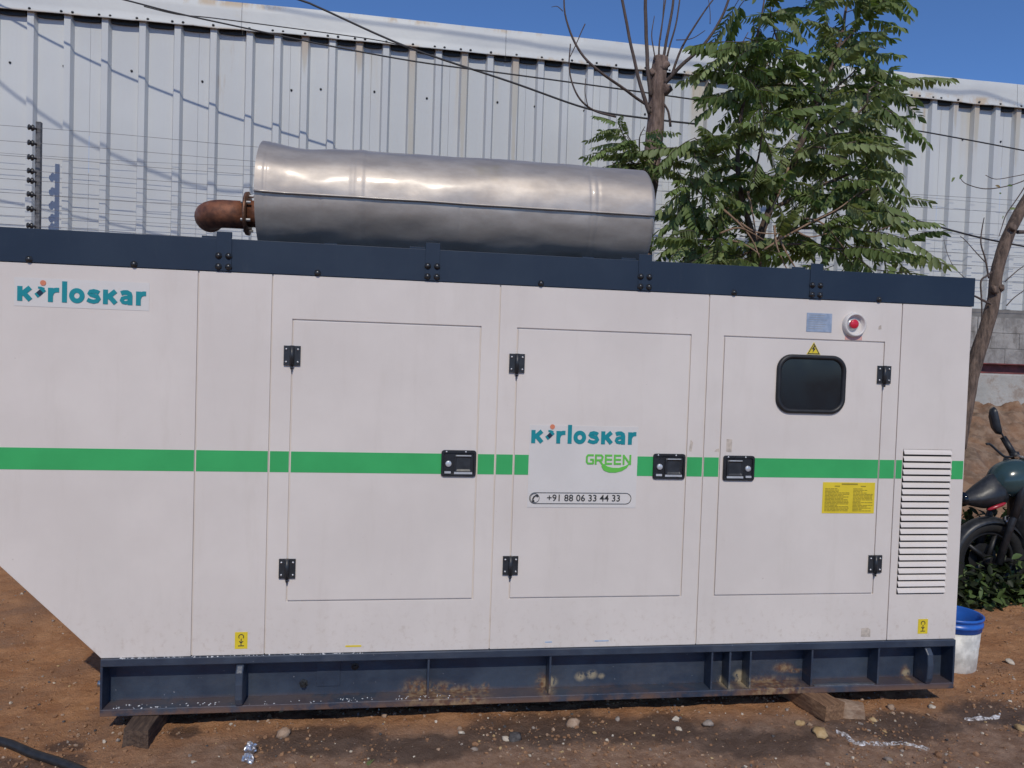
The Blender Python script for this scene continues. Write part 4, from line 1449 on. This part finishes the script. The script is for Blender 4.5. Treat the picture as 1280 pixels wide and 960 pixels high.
b = MB(); b.lathe((4.075, by, .745), (-1, 0, -.1), [(-.02, .05), (.0, .052), (.012, .035), (.016, .0001)], n=16)
b.build('headlamp', 'tinted_glass', MBK)
b = MB(); b.lathe((4.42, by - .05, .60), (-1, -.15, 0), [(-.045, .0001), (-.035, .026), (0, .040), (.03, .038), (.036, .0001)], n=16)
b.tube([(4.44, by - .05, .60), (4.50, by - .02, .66)], .010, 6)
b.build('indicator', 'chrome', MBK)
# tank
b = MB()
secs = [(4.44, .90, .05, .05), (4.47, .905, .12, .095), (4.55, .91, .155, .125), (4.70, .90, .165, .125), (4.86, .87, .14, .10), (4.98, .84, .08, .06)]
q = len(b.v); nn = 20
for x, zc, hw, hh in secs:
    for k in range(nn):
        a = 2 * pi * k / nn
        b.v.append(Vector((x + .01, by - hw * cos(a), zc + .01 + hh * sin(a))))
for i in range(len(secs) - 1):
    for k in range(nn):
        k2 = (k + 1) % nn
        b.face((q + i * nn + k, q + i * nn + k2, q + (i + 1) * nn + k2, q + (i + 1) * nn + k), 0, True)
b.face(range(q, q + nn)); b.face(range(q + (len(secs) - 1) * nn, q + len(secs) * nn))
tk = b.build('fuel_tank', 'tank_teal', MBK)
ss = tk.modifiers.new('round', 'SUBSURF'); ss.levels = 2; ss.render_levels = 2
b = MB()
secs = [(4.30, .865, .04, .04), (4.33, .88, .10, .10), (4.41, .89, .13, .135), (4.53, .90, .14, .14), (4.65, .885, .12, .11), (4.75, .86, .06, .06)]
q = len(b.v); nn = 20
for x, zc, hw, hh in secs:
    for k in range(nn):
        a = 2 * pi * k / nn
        b.v.append(Vector((x, by - hw * cos(a), zc + hh * sin(a))))
for i in range(len(secs) - 1):
    for k in range(nn):
        k2 = (k + 1) % nn
        b.face((q + i * nn + k, q + i * nn + k2, q + (i + 1) * nn + k2, q + (i + 1) * nn + k), 0, True)
b.face(range(q, q + nn)); b.face(range(q + (len(secs) - 1) * nn, q + len(secs) * nn))
fr_ = b.build('fairing', 'tank_teal', MBK)
ss = fr_.modifiers.new('round', 'SUBSURF'); ss.levels = 2; ss.render_levels = 2
# bars, grip, lever, mirror
b = MB(); b.tube(smooth_line([(4.775, by + .33, 1.005), (4.66, by + .18, 1.03), (4.55, by, 1.04), (4.66, by - .18, 1.03), (4.775, by - .33, 1.005)], 5), .013, 10); b.build('handlebar', 'chrome', MBK)
for s_ in (-1, 1):
    b = MB(); b.tube([(4.775, by + s_ * .33, 1.005), (4.725, by + s_ * .40, 1.15)], [.026, .023], 12)
    b.lathe((4.775, by + s_ * .33, 1.01), (-.2, s_ * .3, .9), [(-.02, .016), (-.01, .032), (.03, .034), (.036, .018)], n=12)
    b.build('grip', 'black_rubber', MBK)
    b = MB(); b.tube(smooth_line([(4.75, by + s_ * .32, 1.01), (4.68, by + s_ * .32, 1.01), (4.63, by + s_ * .335, 1.05), (4.58, by + s_ * .35, 1.095), (4.555, by + s_ * .352, 1.10)], 4), .009, 8)
    b.rock((4.553, by + s_ * .352, 1.10), .013, 3, flat=1); b.build('lever', 'black_satin', MBK)
    b = MB(); b.tube(smooth_line([(4.74, by + s_ * .37, 1.10), (4.70, by + s_ * .38, 1.17), (4.665, by + s_ * .38, 1.22)], 4), .007, 8)
    b.build('mirror_stem', 'black_satin', MBK)
    b = MB()
    mc = Vector((4.655, by + s_ * .38, 1.275))
    ax_l = Vector((.22, -s_ * .10, -.97)).normalized()          # long axis of the mirror
    ax_n = Vector((.97, -s_ * .25, .22)).normalized()           # the glass looks back
    ax_n = (ax_n - ax_l * ax_n.dot(ax_l)).normalized()
    ax_w = ax_l.cross(ax_n)
    q = b.add([mc + ax_l * (c_ * sc_) + ax_w * (a * sc_) - ax_n * y for y, sc_ in ((0, .92), (.006, 1), (.03, .9), (.05, .5)) for a, c_ in rrect(.075, .215, .035, 4)])
    K = 20
    for i in range(3):
        for k in range(K):
            k2 = (k + 1) % K
            b.face((q + i * K + k, q + i * K + k2, q + (i + 1) * K + k2, q + (i + 1) * K + k), 0, True)
    b.face(range(q, q + K), 1); b.face(range(q + 3 * K, q + 4 * K), 0)
    b.build('mirror', ['black_satin', 'chrome'], MBK)
b = MB(); b.tube(smooth_line([(4.52, by, .98), (4.60, by, .72), (5.0, by, .70), (5.5, by, .80), (5.85, by, .86)], 5), .026, 8)
b.tube(smooth_line([(4.58, by, .80), (4.66, by, .40), (4.8, by, .26), (5.2, by, .28), (5.56, by, .315)], 5), .022, 8); b.build('bike_frame', 'black_satin', MBK)
b = MB(); b.box(4.68, 5.02, by - .13, by + .13, .28, .52); b.tube([(4.80, by, .50), (4.74, by, .74)], [.085, .08], 12); b.cyl((4.86, by - .17, .40), (4.86, by + .17, .40), .095); b.tube([(4.56, by, .80), (4.60, by, .62), (4.62, by, .42)], [.10, .125, .10], 12); b.build('engine', 'black_satin', MBK, bevel=.012)
b = MB()
sp_ = [(4.92, .86, .09), (5.1, .82, .12), (5.35, .82, .13), (5.6, .87, .12), (5.8, .90, .09)]
for i in range(4):
    x0, z0, w0 = sp_[i]; x1, z1, w1 = sp_[i + 1]
    q = b.add([(x0, by - w0, z0), (x0, by + w0, z0), (x0, by + w0 * .8, z0 - .07), (x0, by - w0 * .8, z0 - .07), (x1, by - w1, z1), (x1, by + w1, z1), (x1, by + w1 * .8, z1 - .07), (x1, by - w1 * .8, z1 - .07)])
    for k in range(4):
        b.face((q + k, q + (k + 1) % 4, q + 4 + (k + 1) % 4, q + 4 + k))
    if i == 0: b.face((q, q + 3, q + 2, q + 1))
    if i == 3: b.face((q + 4, q + 5, q + 6, q + 7))
b.build('seat', 'black_rubber', MBK)
b = MB(); b.tube(smooth_line([(4.74, by - .16, .42), (4.66, by - .17, .25), (4.85, by - .18, .20), (5.3, by - .19, .25), (5.75, by - .2, .34)], 5), lerp_list([.022, .024, .03, .045, .05], 21), 12); b.build('exhaust_pipe', 'chrome', MBK)
b = MB(); b.box(4.58, 4.92, by - .15, by - .12, .55, .72); b.build('side_panel', 'bike_maroon', MBK, bevel=.012)

MBK.location.x -= .17

# ------------------------------------------------------------------ blocks under the skid and things on the ground
def block(name, c, half, rot, mt, label, cat, seed, group=None):
    mx = Matrix.Rotation(rot, 3, 'Z')
    bm = bmesh.new()
    bmesh.ops.create_cube(bm, size=2)
    bmesh.ops.subdivide_edges(bm, edges=bm.edges[:], cuts=4, use_grid_fill=True)
    b = MB()
    for v in bm.verts:
        q = Vector((v.co.x * half[0], v.co.y * half[1], v.co.z * half[2]))
        q += Vector((noise.noise(q * 14 + Vector((seed, 0, 0))), noise.noise(q * 14 + Vector((0, seed, 0))), noise.noise(q * 14 + Vector((0, 0, seed))))) * .009
        b.v.append(Vector(c) + mx @ q)
    for f in bm.faces:
        b.face([v.index for v in f.verts], 0)
    bm.free()
    return tag(b.build(name, mt), label, cat, group)


block('wooden_block', (-1.005, .14, .030), (.052, .27, .043), radians(-2), 'old_wood', 'dark wooden block under the left end of the navy skid', 'block', 3, 'blocks carrying the skid')
block('wooden_block', (1.985, .06, .036), (.056, .20, .037), radians(14), 'fresh_wood', 'orange brown wooden block under the right half of the navy skid', 'block', 8, 'blocks carrying the skid')
block('brick', (2.13, -.055, .014), (.085, .05, .024), radians(-24), 'stone_tan', 'low grey brown brick lying just right of the orange brown wooden block', 'brick', 12)
for x, y in ((-1.0, 1.45), (2.0, 1.45), (.5, 1.45)):
    pass

def stone(px, py, r, mt, label, flat=.7, seed=0):
    d = RWC.transposed() @ Vector(((px - CX) / FPX, (py - CY) / FPX, 1))
    p = CAMP + d * (-CAMP.z / d.z)
    c = Vector((p.x, p.y, gz(p.x, p.y) + r * flat * .45))
    b = MB(); b.rock(c, r, seed or int(px + py), flat=flat, sub=2)
    return tag(b.build('stone', mt), label, 'stone', 'stones lying on the earth')


stone(354, 919, .026, 'stone_tan', 'tan stone in the dark mud near the crumpled foil', .9)
stone(716, 905, .026, 'stone_tan', 'jagged tan lump alone on the wet brown mud below the middle of the skid', .8)
stone(633, 921, .018, 'stone_white', 'pale half of the two stones touching at the edge of the wet mud')
stone(644, 922, .024, 'stone_dark', 'dark half of the two stones touching at the edge of the wet mud')
stone(577, 916, .014, 'stone_white', 'small white pebble on the orange soil left of the paired stones')
stone(593, 936, .013, 'stone_grey', 'small grey pebble nearest the frame edge under the rusty skid rib')
stone(1025, 915, .036, 'stone_yellow', 'flat yellowish stone leaning by the front of the orange brown block', .45)
stone(1000, 903, .016, 'stone_yellow', 'small yellow stone left of the orange brown block')
stone(1012, 905, .014, 'stone_tan', 'small tan stone between the yellow stones and the orange brown block')
stone(1165, 881, .022, 'stone_white', 'bright flat pale stone below the right end of the skid', .5)
stone(1074, 886, .013, 'stone_white', 'small pale pebble right of the grey brown brick')
stone(1114, 883, .020, 'stone_tan', 'round tan stone between the brick and the bright pale stone')
stone(1092, 898, .020, 'stone_yellow', 'yellow brown stone in front of the brick beside the foam')
stone(885, 905, .024, 'stone_grey', 'greenish grey stone with a dark side below the triple ribs of the skid', .6)
stone(772, 898, .012, 'stone_grey', 'thin grey chip at the skid shadow right of the jagged tan lump', .9)
stone(848, 910, .014, 'stone_white', 'small white pebble left of the greenish grey stone')
stone(1275, 910, .022, 'stone_yellow', 'yellow stone at the right edge beyond the foam')
stone(1262, 828, .030, 'stone_white', 'pale stone on the earth right of the bucket', .5)
stone(1110, 947, .017, 'stone_grey', 'grey pebble in front of the long foam line')
stone(480, 895, .016, 'stone_tan', 'small tan stone against the skid shadow below the small drain plug', .7)

# loose gravel and clods, uncountable
b = MB()
rg = random.Random(3)
cnt = 0
while cnt < 12000:
    x = rg.uniform(-2.7, 4.9); y = rg.uniform(-.75, 2.0)
    if -1.15 < x < 2.7 and y > .25: continue
    if y > .3 and rg.random() < .55: continue
    dn = noise.noise((x * 2.1, y * 2.1, 4))
    if dn < -.12 and rg.random() < .7: continue
    r = .0022 + .0075 * rg.random() ** 3.6
    if rg.random() < .02: r *= 1.8
    b.rock((x, y, gz(x, y) + r * .3), r, cnt, m=rg.choice((0, 5, 5, 5, 5, 5, 1, 5, 0, 5, 5, 1, 3, 5, 5, 5, 5, 5, 0, 5, 5, 4, 2, 5, 5, 5)), flat=.8, sub=1)
    cnt += 1
b.build('gravel', ['stone_tan', 'stone_grey', 'stone_white', 'stone_dark', 'stone_yellow', 'clod_brown'], origin=(0, 0, 0))
tag(bpy.data.objects['gravel'], 'loose gravel and crumbs of soil strewn over the brown earth', 'gravel', kind='stuff')

# foam lines left by the washing
def foam(pix, w, label, seed):
    b = MB()
    line = []
    for px, py in pix:
        d = RWC.transposed() @ Vector(((px - CX) / FPX, (py - CY) / FPX, 1))
        q = CAMP + d * (-CAMP.z / d.z)
        line.append(Vector((q.x, q.y, 0)))
    P = smooth_line(line, 16)
    n0 = 0
    for i, p in enumerate(P):
        tg = (P[min(i + 1, len(P) - 1)] - P[max(i - 1, 0)]).normalized()
        nn = Vector((-tg.y, tg.x, 0))
        e = sstep(0, 6, i) * sstep(0, 6, len(P) - 1 - i)
        for k in range(9):
            u = (k - 4) / 4
            ww = w * (.35 + 1.1 * abs(noise.noise((p.x * 17, p.y * 17 + u, seed)))) * (.3 + .7 * e)
            q = p + nn * u * ww
            up = .0035 * (1 - u * u) + .004 * noise.noise((q.x * 90, q.y * 90, seed))
            b.v.append(Vector((q.x, q.y, gz(q.x, q.y) + max(.0015, up + .002) - (.006 if abs(u) > .9 else 0))))
    for i in range(len(P) - 1):
        for k in range(8):
            a = i * 9 + k
            b.face((a, a + 9, a + 10, a + 1), 0, True)
    return tag(b.build('soap_foam', 'soap_foam'), label, 'foam', 'foam left on the ground')


foam([(1046, 911), (1060, 920), (1068, 928), (1095, 929), (1125, 928), (1150, 932), (1162, 935)], .026, 'long bent line of whitish foam on the earth in front of the brick', 1)
foam([(1205, 896), (1222, 896), (1240, 894), (1250, 890)], .024, 'short streak of whitish foam beyond the right end of the skid', 2)
# dried soap flecks along the skid's left edges
b = MB()
rf = random.Random(4)
for k in range(190):
    if k < 100:
        x = -1.12 + 1.0 * rf.random() ** 1.4; p = (x, rf.uniform(-.011, -.003), .3172)
    else:
        x = -1.15 + 1.5 * rf.random() ** 1.2; p = (x, rf.uniform(-.010, .03), .1046)
    b.rock(p, rf.uniform(.0012, .0040), k, flat=.5, sub=1)
tag(b.build('soap_flecks', 'soap_white'), 'tiny white soap flecks dotted along the left edges of the navy skid', 'flecks', kind='stuff')
# crumpled foil
def foil(px, py, r, seed, label):
    d = RWC.transposed() @ Vector(((px - CX) / FPX, (py - CY) / FPX, 1)); p = CAMP + d * (-CAMP.z / d.z)
    b = MB(); b.rock((p.x, p.y, gz(p.x, p.y) + r * .7), r, seed, flat=.95, sub=3)
    for v in b.v:
        v += Vector((noise.noise(v * 130), noise.noise(v * 130 + Vector((5, 0, 0))), noise.noise(v * 130 + Vector((0, 5, 0))))) * r * .35
    b.s = [False] * len(b.s)
    tag(b.build('crumpled_foil', 'foil'), label, 'litter', 'crumpled foil balls')


foil(313, 938, .025, 4, 'upper larger ball of the two crumpled silver foil balls in the mud')
foil(310, 952, .021, 9, 'lower smaller ball of the two crumpled silver foil balls in the mud')
# hose
b = MB()
hp = []
for px, py in ((-60, 922), (-20, 926), (10, 933), (40, 943), (65, 952), (90, 962), (120, 975)):
    d = RWC.transposed() @ Vector(((px - CX) / FPX, (py - CY) / FPX, 1)); q = CAMP + d * (-CAMP.z / d.z)
    hp.append((q.x, q.y, gz(q.x, q.y) + .016))
b.tube(smooth_line(hp, 6), .017, 12)
tag(b.build('rubber_hose', 'hose_black'), 'thick black hose curving over the earth at the lower left corner', 'hose')
# grass sprig
SPR = thing('grass_sprig', 'single small green grass sprig in the mud below the skid', 'grass', (-.075, -.335, gz(-.075, -.335)))
for k in range(4):
    b = MB(); leaflet(b, Vector((-.075, -.335, gz(-.075, -.335) - .004)), Vector((.5 - .3 * k, -.2, 1)), Vector((1, .5, 0)), .05 - .008 * k, .009, 0); b.build('blade', 'leaf_pale', SPR)

# low weeds and fallen leaves under the motorcycle, thickened in place of shade
b = MB()
rw = random.Random(9)
for k in range(3200):
    x = rw.uniform(3.75, 6.2); y = 1.35 + rw.gauss(.45, .32)
    if y < 1.28 or y > 2.6: continue
    if y < 1.42 and rw.random() < .5: continue
    z_ = gz(x, y)
    if y > 2.1 and rw.random() < .6: continue
    hgt = rw.uniform(0, .13) * sstep(1.25, 1.6, y) + (rw.uniform(0, .42) * rw.random() if y > 1.62 else 0)
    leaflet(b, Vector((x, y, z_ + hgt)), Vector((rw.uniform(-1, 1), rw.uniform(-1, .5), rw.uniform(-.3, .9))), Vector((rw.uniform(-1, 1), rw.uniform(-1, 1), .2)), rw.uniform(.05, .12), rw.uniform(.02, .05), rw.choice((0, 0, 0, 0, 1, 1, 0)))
for k in range(2600):  # added leaves stand in for the shade behind the front wheel
    x = rw.uniform(3.7, 5.2); y = rw.uniform(1.62, 2.0)
    leaflet(b, Vector((x, y, gz(x, y) + rw.uniform(.0, .55) * rw.uniform(.4, 1))), Vector((rw.uniform(-1, 1), rw.uniform(-1, .5), rw.uniform(-.6, .9))), Vector((rw.uniform(-1, 1), rw.uniform(-1, 1), .2)), rw.uniform(.05, .12), rw.uniform(.03, .06), rw.choice((0, 0, 0, 1)))
for k in range(900):  # added leaves darken the lower half of the wheel
    x = rw.uniform(3.75, 5.0); y = rw.uniform(1.26, 1.40)
    leaflet(b, Vector((x, y, gz(x, y) + rw.uniform(.0, .36) * rw.random())), Vector((rw.uniform(-1, 1), rw.uniform(-1, .5), rw.uniform(-.6, .9))), Vector((rw.uniform(-1, 1), rw.uniform(-1, 1), .2)), rw.uniform(.05, .10), rw.uniform(.02, .045), rw.choice((0, 0, 1)))
tag(b.build('undergrowth', ['weed_shaded', 'leaf_dark'], origin=(0, 0, 0)), 'low dark green weeds at the foot of the earth bank, thickened to stand in for shade under the motorcycle', 'weeds', kind='stuff')
leaves = [(1237, 698, 1.55, .085, 'large curled yellow leaf under the front wheel of the motorcycle'), (1212, 690, 1.6, .06, 'pale yellow leaf close to the generator corner above the weeds'),
          (1217, 752, 1.32, .055, 'yellow leaf on the soil edge just above the bucket'), (1260, 722, 1.5, .035, 'small cream leaf below the motorcycle mudguard'),
          (1272, 695, 1.6, .04, 'cream leaf near the right frame edge beside the wheel')]
for i, (px, py, Y, s_, lab) in enumerate(leaves):
    p = at(px, py, Y)
    p.z = max(p.z, gz(p.x, p.y) + .012)
    b = MB(); leaflet(b, p, Vector((1, -.5, .25)), Vector((0, .5, .8)), s_, s_ * .75, 0)
    tag(b.build('fallen_leaf', 'leaf_dry'), lab, 'leaf', 'fallen yellow leaves')
print('fronds', NL, 'objects', len(bpy.data.objects))
